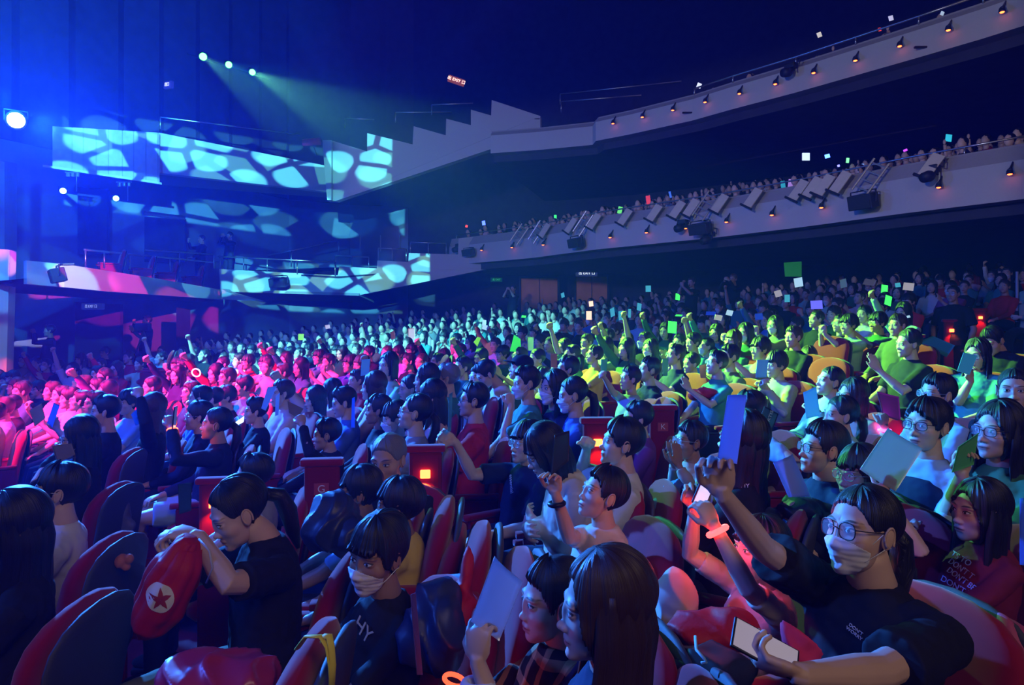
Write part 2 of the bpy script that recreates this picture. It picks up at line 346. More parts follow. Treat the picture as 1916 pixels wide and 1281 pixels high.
# middle gallery: steps up towards the balcony
mg = lambda px: dl(px, 410, 20.6, 860, 21.8)
st = [(410, 503), (632, 515), (635, 498), (705, 502), (706, 487), (764, 490), (765, 473), (857, 476), (858, 446), (936, 437), (1005, 468), (942, 497), (672, 552), (412, 545)]
poly('wall_gallery_lower', [(x, y, mg(x)) for x, y in st], (.03, .22, 0), m_white)
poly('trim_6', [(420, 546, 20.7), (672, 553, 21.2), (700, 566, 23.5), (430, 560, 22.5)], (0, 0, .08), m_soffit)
poly('floor_gallery_lower', [(412, 505, 20.8), (632, 517, 21.1), (860, 500, 22), (900, 500, 25), (420, 500, 25)], (0, 0, -.05), m_dark)
# dark slabs standing in for shaded recesses, plus pillars, behind the boxes
for i, (x0, y0, x1, y1, d) in enumerate([(145, 350, 200, 476, 17.5), (268, 405, 345, 490, 19.5), (0, 300, 24, 470, 13.4), (140, 565, 225, 690, 15.6), (330, 575, 352, 690, 17.5)]):
    poly('trim_%d' % (7+i), [(x0, y0, d), (x1, y0+4, d+.6), (x1, y1, d+.6), (x0, y1, d)], (0, .12, 0), m_dark if i != 2 else m_wall)
poly('wall_proscenium', [(-60, 462, 11.2), (18, 467, 11.8), (12, 700, 11.8), (-60, 700, 11.2)], (-.1, .3, 0), MT('proscenium_screen', (.6, .55, .55), .7, .2))
# ------------------------------------------------------------------ rails
def rail(name, label, pts, posts, r=.022, group=None, h=.5):
    o = empty(name, pts[0]); tag(o, label, 'handrail', group); base = Vector(pts[0])
    MB().tube([Vector(p)-base for p in pts], r, 8).build('rail', m_chrome, o, True)
    for p in posts: p = Vector(p)-base; MB().tube([p, p-Vector((0, 0, h))], r*.8, 8).build('post', m_chrome, o, True)
    return o
RG = 'steel rails along the boxes and balconies'
rail('handrail', 'steel handrail along the lower side box, its end nearest the stage', [at(158, 467, 13.3), at(270, 478, 16.3), at(404, 491, 20.2)], [at(160, 467, 13.3), at(195, 471, 14.2), at(243, 475, 15.5), at(318, 483, 17.6), at(336, 484, 18)], h=.34)
rail('handrail', 'short steel stair rail behind the lower box beside the dark recess', [at(272, 468, 17), at(330, 471, 18.5), at(400, 476, 20)], [at(336, 471, 18.6), at(400, 476, 20)], h=.4)
rail('handrail', 'steel handrail along the middle side gallery in front of its seats', [at(408, 480, 20.7), at(540, 486, 21), at(628, 490, 21.2)], [at(x, y, 20.9) for x, y in ((412, 480), (456, 482), (500, 484), (556, 487), (627, 490))], h=.42)
rail('handrail', 'sloping steel handrail of the stair behind the middle gallery', [at(500, 478, 21.8), at(560, 466, 22.2), at(632, 450, 22.6)], [at(545, 470, 22), at(634, 450, 22.6)], h=.5)
for (a, c, lb) in (((628, 478), (690, 481), 'lowest'), ((708, 464), (760, 466), 'middle'), ((768, 453), (835, 455), 'highest')):
    rail('handrail', 'steel guard rail on the %s step of the gallery parapet' % lb, [at(*a, mg(a[0])+.1), at(*c, mg(c[0])+.1)], [at(*a, mg(a[0])+.1), at((a[0]+c[0])/2, (a[1]+c[1])/2, mg(a[0])+.1), at(*c, mg(c[0])+.1)], h=.38)
for (x, y0, y1, k) in ((674, 440, 470, 'left'), (712, 440, 470, 'middle'), (748, 440, 466, 'right')): tag(MB().tube([at(x, y0, 22.5), at(x, y1, 22.5)], .02).build('pole', m_chrome), 'thin steel pole behind the stepped gallery seats, %s of three' % k, 'pole', 'steel poles behind the stepped gallery')
def front_pt(path, px, out=0.):
    """point of a balcony front seen in image column px"""
    s = (px-CX)/F
    for i in range(len(path)-1):
        a, c = Vector(path[i]), Vector(path[i+1]); fa = a.x-s*a.y; fc = c.x-s*c.y
        if fa*fc <= 0 and fa != fc: p = a.lerp(c, fa/(fa-fc)); t = (c-a).normalized(); n_ = Vector((t.y, -t.x)); return Vector((p.x, p.y, 0))+Vector((n_.x, n_.y, 0))*out, t, n_
    return None
def on_front(path, px, py, out=0.):
    p, t, n_ = front_pt(path, px, out); p.z = CH+(HY-py)*p.y/F; return p, t, n_
def on_front3(path, px, py, out):
    """same, corrected so that the point set off the front still lies in the column px"""
    p, t, n_ = front_pt(path, px, out)
    for _ in range(4):
        e = (px-CX)-(p.x/p.y)*F; q, t, n_ = front_pt(path, px+e*(_+1)*.5, out); p = q if abs((q.x/q.y)*F-(px-CX)) < abs(e) else p
    p.z = CH+(HY-py)*p.y/F; return p, t, n_
pts = [on_front(pB, x, 0, -.1)[0] for x in (850, 930, 1010, 1120, 1230, 1340, 1420, 1500, 1600, 1700, 1800, 1912)]
pts = [Vector((p.x, p.y, ZB+.13)) for p in pts]
rail('handrail', 'long steel handrail on top of the lower balcony front', pts, pts[::2], .018, h=.16)
pts = [Vector((*p, ZU+.12)) for p in offs(pU, -.02)[5:11]]
rail('handrail', 'long steel handrail on top of the upper balcony front', pts, pts, .02, h=.14)
for a, c, k in (((935, 226, 18.9), (1010, 222, 18.5), 'over the dark end of the upper balcony'), ((808, 196, 20), (885, 193, 20), 'on the upper stepped gallery beneath the exit sign'), ((740, 210, 20), (845, 210, 20.5), 'behind the middle steps of the upper gallery'), ((645, 221, 21), (700, 224, 21), 'behind the lowest step of the upper gallery'), ((300, 219, 17), (560, 252, 20), 'along the upper side box'), ((1048, 176, 20), (1275, 152, 19), 'across the stair of the upper balcony'), ((1050, 190, 19), (1200, 178, 18.5), 'below the stair rail of the upper balcony')):
    rail('handrail', 'steel rail '+k, [at(*a), at(*c)], [at(*a)], .018, h=.3)
# ------------------------------------------------------------------ doors and signs
m_door = MT('door_wood', (.75, .27, .08), .6, .3, noise=(3, .2))
for i, (x0, x1, y0) in enumerate(((975, 1043, 520), (1078, 1136, 517))):
    d = 23.6; o = poly('door_%d' % (i+1), [(x0, y0, d), (x1, y0, d), (x1, y0+125, d), (x0, y0+125, d)], (0, .06, 0), m_door)
    a, c = at(x0, y0, d-.02), at(x1, y0+125, d-.02); f = MB()
    f.box(((a.x+c.x)/2, d, a.z+.03), (c.x-a.x+.16, .12, .07)); f.box((a.x-.04, d, (a.z+c.z)/2), (.07, .12, a.z-c.z)); f.box((c.x+.04, d, (a.z+c.z)/2), (.07, .12, a.z-c.z)); f.box(((a.x+c.x)/2, d, (a.z+c.z)/2), (.012, .1, a.z-c.z))
    f.build('door_frame', m_dark, o); MB().tube([((a.x+c.x)/2+.1, d-.06, 2.2), ((a.x+c.x)/2+.1, d-.06, 2.45)], .015).build('door_handle', m_chrome, o)
def text(name, s, size, mtl, parent, loc, rot, ext=.004):
    cu = bpy.data.curves.new(name, 'FONT'); cu.body = s; cu.size = size; cu.extrude = ext; cu.align_x = 'CENTER'; cu.align_y = 'CENTER'; cu.materials.append(mtl)
    t = bpy.data.objects.new('tmp', cu); COL.objects.link(t); me = bpy.data.meshes.new_from_object(t.evaluated_get(bpy.context.evaluated_depsgraph_get())); bpy.data.objects.remove(t); o = obj(name, me, parent, loc, rot); return o
def exit_sign(label, px, py, d, w, h, col, back, s, rz=0., roll=0., es=2.):
    r = empty('exit_sign', at(px, py, d)); r.rotation_euler = (0, roll, rz); tag(r, label, 'exit sign')
    MB().box((0, .05, 0), (w, .08, h), bev=.01).build('housing', MT('sign_back_%s' % label[:6], back, .5, .3, emit=back, es=.7), r)
    text('lettering', s, h*.62, MT('sign_glow_%d' % int(es*100), col, .5, emit=col, es=es), r, (0, 0, 0), (math.pi/2, 0, 0)); return r
exit_sign('white on dark exit sign high on the blue side wall', 312, 158, 17, .34, .17, (.8, .75, .85), (.02, .03, .12), '出口', -.6, .1, 1.)
exit_sign('warm lit exit sign high above the upper stepped gallery', 854, 150, 21, .52, .2, (1., .72, .6), (.25, .06, .02), '出 EXIT 口', .1, .30, 2.)
exit_sign('blue-white exit sign above the right wooden door at the back', 1098, 511, 23.3, .74, .2, (.75, .85, 1.), (.02, .03, .12), '出 EXIT 口', .1, 0., 1.4)
exit_sign('small green exit sign on the dark wall beneath the gallery end', 929, 523, 23.8, .40, .14, (.1, 1., .3), (.0, .05, .01), '出 EXIT', .1, 0., .25)
exit_sign('dim exit sign above the dark doorway beneath the lower box', 170, 573, 15.2, .66, .14, (.35, .45, .7), (.01, .02, .1), '出 EXIT 口', -.4, .0, .5)
b = tag(recenter(MB().prism([at(1468, 491, 17), at(1500, 489, 17), at(1500, 517, 17), at(1470, 517, 17)], (0, .05, 0)).build('display_screen', MT('green_screen', (.01, .12, .02), .5, emit=(.02, .22, .03), es=.45))), 'dim green monitor on the dark wall at the back of the stalls', 'screen')
# ------------------------------------------------------------------ lamps on the balcony fronts
m_redglow = MT('red_lamp_glow', (1, .1, .03), emit=(1., .10, .02), es=9.)
def front_lamp(path, px, py, label, group):
    p, t, n_ = on_front3(path, px, py, .22)
    r = empty('wall_lamp', p); r.rotation_euler = (0, 0, math.atan2(n_.y, n_.x)); tag(r, label, 'lamp', group)
    b = MB(); b.tube([(-.13, 0, .19), (-.05, 0, .09), (0, 0, .035)], [.012, .020, .042], 12); b.tube([(0, 0, .035), (0, 0, -.012)], [.045, .050], 14); b.build('shade', m_black, r, True)
    MB().ell((0, 0, -.014), (.034, .034, .016), 12, 6).build('bulb', m_redglow, r, True)
LL = [(903, 467), (960, 462), (1019, 457), (1144, 443), (1212, 434), (1285, 426), (1362, 414), (1447, 401), (1540, 387), (1759, 349), (1892, 324)]
for i, (x, y) in enumerate(LL): front_lamp(pB, x, y, 'small red glowing lamp on the lower balcony front, %s' % ['below the leftmost black speaker', 'left of the clamped light bars', 'between first bars and square speaker', 'right of the square black speaker', 'between two tilted plates', 'beside the hanging moving light', 'right of the big black speaker', 'under the single tilted plate', 'left of the largest speaker', 'right of the robotic light with cable', 'at the right edge of the picture'][i], 'red lamps on the lower balcony front')
LU = [(1149, 230), (1204, 218), (1261, 205), (1322, 190), (1386, 174), (1453, 156), (1525, 135), (1603, 112), (1686, 85), (1777, 55), (1878, 21)]
NTH = ['first', 'second', 'third', 'fourth', 'fifth', 'sixth', 'seventh', 'eighth', 'ninth', 'tenth', 'eleventh', 'twelfth', 'thirteenth', 'fourteenth', 'fifteenth', 'sixteenth']
for i, (x, y) in enumerate(LU): front_lamp(pU, x, y, 'small red glowing lamp, %s from the left end of the upper balcony front' % NTH[i], 'red lamps on the upper balcony front')
# ------------------------------------------------------------------ speakers, moving lights, plates
m_grille = MT('speaker_grille', (.02, .02, .022), .7, .3, bump=(180, .5, .004))
def speaker(px, py, d, w, h, label, path=None, tilt=.25, rz=None):
    if path: p, t, n_ = on_front3(path, px, py, .34); rz_ = math.atan2(t.y, t.x)
    else: p = at(px, py, d); rz_ = rz or 0
    r = empty('loudspeaker', p); r.rotation_euler = (0, 0, rz_); tag(r, label, 'speaker')
    R_ = Matrix.Rotation(tilt, 3, 'X')
    MB().box((0, 0, 0), (w, w*.55, h), R_, bev=.015).build('cabinet', m_black, r); MB().box(R_ @ Vector((0, -w*.28, 0)), (w*.92, .015, h*.88), R_, bev=.006).build('grille', m_grille, r)
    b = MB(); b.tube([(-w*.53, 0, -h*.1), (-w*.53, .0, h*.72), (-w*.2, .05, h*.78), (w*.2, .05, h*.78), (w*.53, 0, h*.72), (w*.53, 0, -h*.1)], .014, 6); b.tube([(0, .05, h*.78), (0, .22, h*.85)], .02, 6); b.build('bracket', m_black, r); return r
speaker(880, 472, 0, .40, .20, 'black speaker at the left end of the lower balcony front', pB)
speaker(1082, 454, 0, .42, .24, 'square black speaker under a ladder frame on the balcony front', pB)
speaker(1314, 428, 0, .46, .24, 'big black speaker beside hanging moving light on balcony front', pB)
speaker(1620, 377, 0, .44, .26, 'largest black speaker hung from the right part of the lower balcony', pB)
speaker(108, 515, 10.7, .36, .22, 'black speaker in front of the pink lit end of the lower box', rz=-.9)
speaker(522, 528, 20.3, .52, .26, 'black speaker on the cyan lit parapet of the middle gallery', rz=-.2)
def moving_light(px, py, path, label):
    p, t, n_ = on_front3(path, px, py, .30); r = empty('moving_light', p); r.rotation_euler = (0, 0, math.atan2(t.y, t.x)); tag(r, label, 'stage light')
    b = MB(); b.box((0, .1, .12), (.22, .16, .10), bev=.02); b.build('base', m_black, r)
    b = MB(); b.tube([(-.13, 0, -.02), (-.11, .05, .1), (.11, .05, .1), (.13, 0, -.02)], .02, 6); b.build('yoke', m_black, r)
    b = MB(); b.tube([(-.02, -.14, -.06), (0, 0, -.02), (.02, .09, .02)], [.085, .095, .06], 16); b.build('lamp_head', m_black, r, True)
    b = MB(); b.tube([(.1, .1, .15), (.2, .06, .1), (.19, .1, .22), (.08, .16, .25)], .012, 6); b.build('cable', m_black, r, True)
moving_light(1277, 424, pB, 'black moving light hung between plates left of the big speaker')
moving_light(1326, 447, pB, 'small black moving light below the big speaker')
moving_light(1742, 327, pB, 'black robotic light with looped cable on the right of the lower balcony')
moving_light(858, 465, pB, 'black lamp cluster at the very left tip of the lower balcony')
moving_light(1480, 133, pU, 'black lamp pair with cable on the upper balcony front')
for px, py, lb in ((1290, 210, 'left'), (1727, 88, 'right')):
    p, t, n_ = on_front3(pU, px, py, .1); r = empty('camera_bracket', p); tag(r, 'small black camera on bracket on the %s part of the upper balcony front' % lb, 'camera'); b = MB(); b.box((-.05, -.04, -.02), (.22, .05, .035), bev=.008); b.build('camera_body', m_black, r); MB().tube([(.06, -.03, -.02), (.1, 0, .1), (.12, .1, .12)], .02, 6).build('bracket', m_black, r)
m_plate = MT('canvas_plate', (.62, .52, .38), .85, .2, noise=(8, .15))
PL = [(1008, 436, 1), (1022, 434, 0), (1071, 429, 0), (1094, 427, 1), (1114, 423, 0), (1172, 417, 0), (1227, 409, 0), (1270, 404, 0), (1296, 400, 0), (1323, 396, 1), (1350, 393, 0), (1412, 381, 0), (1499, 367, 0), (1524, 361, 0), (1546, 357, 0), (1576, 351, 0), (1632, 338, 1), (962+12, 440, 1), (1745, 310, 0)]
for i, (x, y, lad) in enumerate(PL):
    p, t, n_ = on_front3(pB, x, y, .26); p.z = ZB-.16
    r = empty('ladder_frame' if lad else 'tilted_plate', p); r.rotation_euler = (0, 0, math.atan2(t.y, t.x))
    near = ['', 'first', 'second'][0]
    tag(r, ('pale metal ladder frame' if lad else 'beige canvas plate')+' hanging over the lower balcony front, %s of these from the left' % (['first', 'second', 'third', 'fourth', 'fifth', 'sixth', 'seventh', 'eighth', 'ninth', 'tenth', 'eleventh', 'twelfth', 'thirteenth', 'fourteenth', 'fifteenth', 'sixteenth', 'seventeenth', 'eighteenth', 'nineteenth'][sorted(PL).index((x, y, lad))]), 'frame' if lad else 'plate', 'frames and plates over the lower balcony front')
    R_ = Matrix.Rotation(.5, 3, 'Y') @ Matrix.Rotation(-.35, 3, 'X')
    if lad:
        b = MB()
        for sx in (-.15, .15): b.tube([R_ @ Vector((sx, 0, -.32)), R_ @ Vector((sx, 0, .32))], .022, 6)
        b.build('side_rail', MT('ladder_metal', (.4, .4, .4), .4, .5, metal=.5), r)
        for k in range(4): MB().tube([R_ @ Vector((-.15, 0, -.24+.16*k)), R_ @ Vector((.15, 0, -.24+.16*k))], .016, 6).build('rung', M_['ladder_metal'], r)
    else:
        MB().box((0, 0, 0), (.21, .03, .44), R_, bev=.01).build('plate', m_plate, r); MB().box(R_ @ Vector((0, -.02, -.22)), (.30, .05, .04), R_).build('clamp', m_black, r)
# ------------------------------------------------------------------ stage lamps seen on the far left
def stage_lamp(px, py, d, rad, col, es, label, tgt=None):
    p = at(px, py, d); r = empty('stage_lamp', p); tag(r, label, 'stage light'); dr = ((Vector(tgt) if tgt else Vector((0, 0, CH)))-p).normalized(); R_ = dr.to_track_quat('-Y', 'Z').to_matrix()
    b = MB(); b.ell((0, 0, 0), (rad, rad*.25, rad), 24, 8, R_); b.build('lens', MT('lamp_lens_%d_%d' % (px, py), col, emit=col, es=es), r, True)
    b = MB(); b.tube([-dr*rad*.1, -dr*rad*1.5, -dr*rad*3], [rad*1.25, rad*1.2, rad*.6], 20); b.build('housing', m_black, r, True)
    b = MB(); b.tube([R_ @ Vector((-rad*1.3, rad*2, -rad*.2)), R_ @ Vector((-rad*1.3, rad*2, rad*1.3)), R_ @ Vector((rad*1.3, rad*2, rad*1.3)), R_ @ Vector((rad*1.3, rad*2, -rad*.2))], rad*.08, 6); b.build('yoke', m_black, r); return r
stage_lamp(30, 225, 10.9, .12, (.6, .82, 1.), 60, 'large blue-white stage lamp glaring at the left edge')
stage_lamp(380, 106, 14.3, .075, (.08, 1., .10), 9, 'bright green stage lamp, leftmost of the three in a row')
stage_lamp(428, 121, 14.3, .066, (.08, 1., .10), 9, 'bright green stage lamp, middle of the three in a row')
stage_lamp(472, 135, 14.3, .062, (.08, 1., .10), 9, 'bright green stage lamp, right one of the three in a row')
stage_lamp(118, 357, 14, .06, (.3, 1., .8), 7, 'small cyan stage lamp below the slatted panel, nearer the stage')
stage_lamp(217, 371, 15, .06, (.25, 1., .6), 7, 'small cyan-green stage lamp below the slatted panel, right one')
b = MB(); a, c = at(340, 92, 14.6), at(500, 142, 14.6)
b.tube([a+Vector((0, .25, 0)), c+Vector((0, .25, 0))], .018, 6)
tag(recenter(b.build('lighting_bar', m_black)), 'dark steel bar carrying the three green lamps', 'lighting bar')
for x, y, k in ((136, 327, 'left'), (232, 345, 'right')):
    r = empty('lamp_bracket', at(x, y, 14.5)); tag(r, 'steel clamp bracket on the bottom edge of the slatted panel, %s one' % k, 'bracket'); b = MB()
    for dx in (-.1, 0, .1): b.box((dx, 0, 0), (.05, .06, .08), bev=.008)
    b.tube([(-.16, 0, .05), (.16, 0, .05)], .014, 6); b.tube([(.08, 0, 0), (.08, 0, -.35)], .008, 6); b.build('clamp', m_chrome, r)
tag(recenter(MB().tube([at(268, 398, 18), at(345, 408, 19)], .06, 8).build('truss_tube', m_chrome)), 'pale blue lit truss tube over the dark recess behind the lower box', 'truss')
r = empty('followspot', at(585, 268, 19.5)); tag(r, 'magenta lit followspot lamp at the right end of the upper side box', 'stage light')
MB().tube([(-.28, 0, .02), (.22, 0, .06)], [.10, .11], 16).build('lamp_body', MT('magenta_light_tint', (.5, .02, .12), .4, .4), r, True); MB().tube([(0, 0, 0), (.12, 0, -.35)], .02, 6).build('stand', m_black, r)  # body colour carries the magenta light falling on it
# ------------------------------------------------------------------ people kit
def nodes_math(nt):
    def M(op, a, b=None, c=None, cl=False):
        n = nt.nodes.new('ShaderNodeMath'); n.operation = op; n.use_clamp = cl
        for i, v in enumerate((a, b, c)):
            if v is None: continue
            if isinstance(v, (int, float)): n.inputs[i].default_value = v
            else: nt.links.new(v, n.inputs[i])
        return n.outputs[0]
    return M
def skin_mat(name, col, lip=(.42, .12, .11), gaze=-.002):
    m = mat(name, col, .5, .35); nt = m.node_tree; b = nt.nodes['Principled BSDF']; M = nodes_math(nt); L = nt.links
    b.inputs['Subsurface Weight'].default_value = 0.0
    uv = nt.nodes.new('ShaderNodeUVMap'); uv.uv_map = 'face'; sp = nt.nodes.new('ShaderNodeSeparateXYZ'); L.new(uv.outputs[0], sp.inputs[0])
    u, v = sp.outputs[0], sp.outputs[1]; ax = M('ABSOLUTE', u)
    def ell(x, z, cx, cz, rx, rz, soft=.25):     # 1 inside
        a = M('DIVIDE', M('SUBTRACT', x, cx), rx); c = M('DIVIDE', M('SUBTRACT', z, cz), rz)
        e = M('ADD', M('MULTIPLY', a, a), M('MULTIPLY', c, c)); return M('DIVIDE', M('SUBTRACT', 1+soft, e), soft*2, cl=True)
    def mix(f, c1, c2):
        x = nt.nodes.new('ShaderNodeMix'); x.data_type = 'RGBA'; L.new(f, x.inputs[0])
        for i, c in ((6, c1), (7, c2)):
            if isinstance(c, tuple): x.inputs[i].default_value = (*c, 1)
            else: L.new(c, x.inputs[i])
        return x.outputs[2]
    tilt = M('MULTIPLY', M('SUBTRACT', ax, .031), .12)       # slightly raised outer corners
    vz = M('SUBTRACT', v, tilt)
    no = nt.nodes.new('ShaderNodeTexNoise'); no.inputs['Scale'].default_value = 14; tc = nt.nodes.new('ShaderNodeTexCoord'); L.new(tc.outputs['Object'], no.inputs['Vector'])
    c = mix(M('MULTIPLY', no.outputs[0], .35), col, tuple(min(1, k*f) for k, f in zip(col, (.95, .72, .68))))
    c = mix(M('MULTIPLY', ell(ax, v, .045, -.035, .022, .018, .9), .35), c, tuple(k*f for k, f in zip(col, (1., .72, .7))))
    br = M('SUBTRACT', vz, M('MULTIPLY', M('MULTIPLY', M('SUBTRACT', ax, .030), M('SUBTRACT', ax, .030)), -9.))
    c = mix(M('MULTIPLY', ell(ax, br, .032, .0235, .0205, .0034, .5), .85), c, (.018, .012, .01))
    c = mix(ell(ax, vz, .0315, -.0005,   .0160, .0072, .12), c, (.03, .016, .012))
    c = mix(ell(ax, vz, .0315, -.0022, .0138, .0047, .12), c, (.55, .60, .58))
    c = mix(ell(ax, vz, .0310, -.0018, .0055, .0050, .15), c, (.012, .008, .007))
    c = mix(M('MULTIPLY', ell(u, v, 0, -.0725, .0235, .0088, .3), .8), c, lip)
    c = mix(M('MULTIPLY', ell(u, v, 0, -.0718, .022, .0013, .5), .9), c, (.05, .012, .012))
    c = mix(M('MULTIPLY', ell(ax, v, .0070, -.0515, .0042, .0022, .5), .9), c, (.06, .02, .015))
    L.new(c, b.inputs['Base Color']); return m
def hair_mat(name, col, rough=.42):
    m = mat(name, col, rough, .5); nt = m.node_tree; b = nt.nodes['Principled BSDF']; L = nt.links
    uv = nt.nodes.new('ShaderNodeUVMap'); uv.uv_map = 'face'; mp = nt.nodes.new('ShaderNodeMapping'); mp.inputs['Scale'].default_value = (60, 1.2, 1); L.new(uv.outputs[0], mp.inputs[0])
    no = nt.nodes.new('ShaderNodeTexNoise'); no.inputs['Scale'].default_value = 3; no.inputs['Detail'].default_value = 6; L.new(mp.outputs[0], no.inputs['Vector'])
    bp = nt.nodes.new('ShaderNodeBump'); bp.inputs['Strength'].default_value = .7; bp.inputs['Distance'].default_value = .006; L.new(no.outputs[0], bp.inputs['Height']); L.new(bp.outputs[0], b.inputs['Normal'])
    return m
SK = [skin_mat('skin_light', (.62, .42, .32)), skin_mat('skin_medium', (.50, .31, .22)), skin_mat('skin_tan', (.34, .19, .12), (.30, .09, .08))]
HR = {'black': hair_mat('hair_black', (.008, .008, .010)), 'brown': hair_mat('hair_brown', (.045, .02, .014)), 'grey': hair_mat('hair_grey', (.16, .16, .18)), 'blonde': hair_mat('hair_light_brown', (.12, .06, .035))}
def cloth(name, col, rough=.85, sc=55, st=.35):
    return MT('cloth_'+name, col, rough, .25, noise=(6, .12), bump=(sc, st, .004))
CL = {k: cloth(k, c) for k, c in dict(black=(.012, .012, .015), navy=(.015, .022, .06), white=(.62, .60, .58), grey=(.24, .24, .26), cream=(.60, .52, .40), pink=(.62, .42, .40), maroon=(.20, .015, .03), blue=(.06, .14, .42),
      green=(.05, .17, .07), olive=(.13, .14, .06), purple=(.20, .05, .20), yellow=(.62, .45, .07), denim=(.09, .15, .28), red=(.55, .02, .03), teal=(.05, .24, .24), beige=(.42, .34, .24), lightblue=(.30, .45, .62), mint=(.35, .60, .45)).items()}
_pm = cloth('plaid', (.10, .06, .03)); _nt = _pm.node_tree; _M = nodes_math(_nt); _tc = _nt.nodes.new('ShaderNodeTexCoord'); _sx = _nt.nodes.new('ShaderNodeSeparateXYZ'); _nt.links.new(_tc.outputs['Object'], _sx.inputs[0])
def _band(o, f, th): return _M('GREATER_THAN', _M('SINE', _M('MULTIPLY', o, f)), th)
_h1 = _M('ADD', _band(_M('ADD', _sx.outputs[0], _M('MULTIPLY', _sx.outputs[1], .6)), 95, .55), _band(_sx.outputs[2], 95, .55)); _mx = _nt.nodes.new('ShaderNodeMix'); _mx.data_type = 'RGBA'; _nt.links.new(_M('MULTIPLY', _h1, .5), _mx.inputs[0])
_mx.inputs[6].default_value = (.02, .014, .014, 1); _mx.inputs[7].default_value = (.55, .36, .14, 1); _nt.links.new(_mx.outputs[2], _nt.nodes['Principled BSDF'].inputs['Base Color']); CL['plaid'] = _pm
M_mask = MT('mask_fabric', (.72, .72, .74), .8, .2); M_frame = MT('glasses_frame', (.01, .01, .012), .35, .5)
M_lens = bpy.data.materials.new('lens_glass'); M_lens.use_nodes = True
_n = M_lens.node_tree; _b = _n.nodes['Principled BSDF']; _b.inputs['Base Color'].default_value = (.9, .95, 1, 1); _b.inputs['Roughness'].default_value = .05; _b.inputs['Alpha'].default_value = .18; _b.inputs['Specular IOR Level'].default_value = .8
def sdE(p, c, r):
    q = p-np.array(c); r = np.array(r); k0 = np.linalg.norm(q/r, axis=1); k1 = np.linalg.norm(q/(r*r), axis=1)+1e-9; return k0*(k0-1)/k1
def smin(a, b, k): h = np.clip(.5+.5*(b-a)/k, 0, 1); return b*(1-h)+a*h-k*h*(1-h)
def smax(a, b, k): return -smin(-a, -b, k)
def head_sdf(p, o):
    ax = np.abs(p[:, 0]); q = np.stack([ax, p[:, 1], p[:, 2]], 1); w = o.get('w', 1.); ch = o.get('child', 0.)
    d = sdE(q, (0, -.018, .032), (.075*w, .093, .083)); d = smin(d, sdE(q, (0, .028, -.03), (.061*w, .060, .076)), .03)
    d = smin(d, sdE(q, (0, .034, -.075), (.047*w, .044, .038)), .025); d = smin(d, sdE(q, (0, .070-.008*ch, -.101), (.020, .019, .017)), .022)
    d = smin(d, sdE(q, (.040, .050, -.032), (.024*w+.004*ch, .024, .022)), .018); d = smin(d, sdE(q, (.028, .071, .018), (.026, .014, .010)), .014)
    d = smax(d, -sdE(q, (.031, .103, -.003), (.018, .018, .0135)), .014); d = smin(d, sdE(q, (.0315, .069, -.002), (.0165, .0165, .0125)), .005)
    d = smin(d, sdE(q, (0, .079, -.012), (.0085, .014, .028)), .011); d = smin(d, sdE(q, (0, .0945-.004*ch, -.039), (.0118, .0125, .0105)), .009)
    d = smin(d, sdE(q, (.0125, .086, -.043), (.0085, .011, .0080)), .007)
    d = smin(d, sdE(q, (0, .082, -.0665), (.024, .0105, .0075)), .007); d = smin(d, sdE(q, (0, .080, -.0785), (.020, .0115, .0075)), .006)
    d = smax(d, -sdE(q, (0, .0975, -.0722), (.026, .010, .0016)), .004); d = smax(d, -sdE(q, (0, .094, -.089), (.017, .010, .005)), .010)
    return d
HEAD_CACHE = {}
def head_grid(nu, nv, o):
    key = (nu, nv, o.get('w', 1.), o.get('child', 0.))
    if key in HEAD_CACHE: return HEAD_CACHE[key]
    t = np.linspace(-np.pi, np.pi, nu, endpoint=False); az = t-.5*np.sin(t)
    e = np.linspace(-1, 1, nv); el = (e-.18*np.sin(np.pi*e)/np.pi*1.6)*np.pi/2; el[0] = -np.pi/2; el[-1] = np.pi/2
    A, E = np.meshgrid(az, el); D = np.stack([np.sin(A)*np.cos(E), np.cos(A)*np.cos(E), np.sin(E)], -1).reshape(-1, 3)
    c = np.array((0, .012, -.012)); lo = np.full(len(D), .02); hi = np.full(len(D), .16); ts = np.linspace(.03, .16, 40); found = np.zeros(len(D), bool)
    for a, b_ in zip(ts[:-1], ts[1:]):
        s = head_sdf(c+D*b_, o) > 0; nw = s & ~found; lo[nw] = a; hi[nw] = b_; found |= s
    for _ in range(12):
        m = (lo+hi)/2; s = head_sdf(c+D*m[:, None], o) > 0; hi = np.where(s, m, hi); lo = np.where(s, lo, m)
    R = (lo+hi)/2; P = c+D*R[:, None]; HEAD_CACHE[key] = (P, D, R, A.ravel(), E.ravel(), c); return HEAD_CACHE[key]
def grid_faces(nu, nv):
    i, k = np.meshgrid(np.arange(nv-1), np.arange(nu), indexing='ij'); a = i*nu+k; b_ = i*nu+(k+1) % nu
    return np.stack([a, b_, b_+nu, a+nu], -1).reshape(-1, 4)
_rng = np.random.RandomState(5)
def vnoise(x, seed=0, n=64):
    r = np.random.RandomState(seed).rand(n+1); r[n] = r[0]; x = (x % 1.)*n; i = x.astype(int) % n; f = x-np.floor(x); f = f*f*(3-2*f); return r[i]*(1-f)+r[i+1]*f
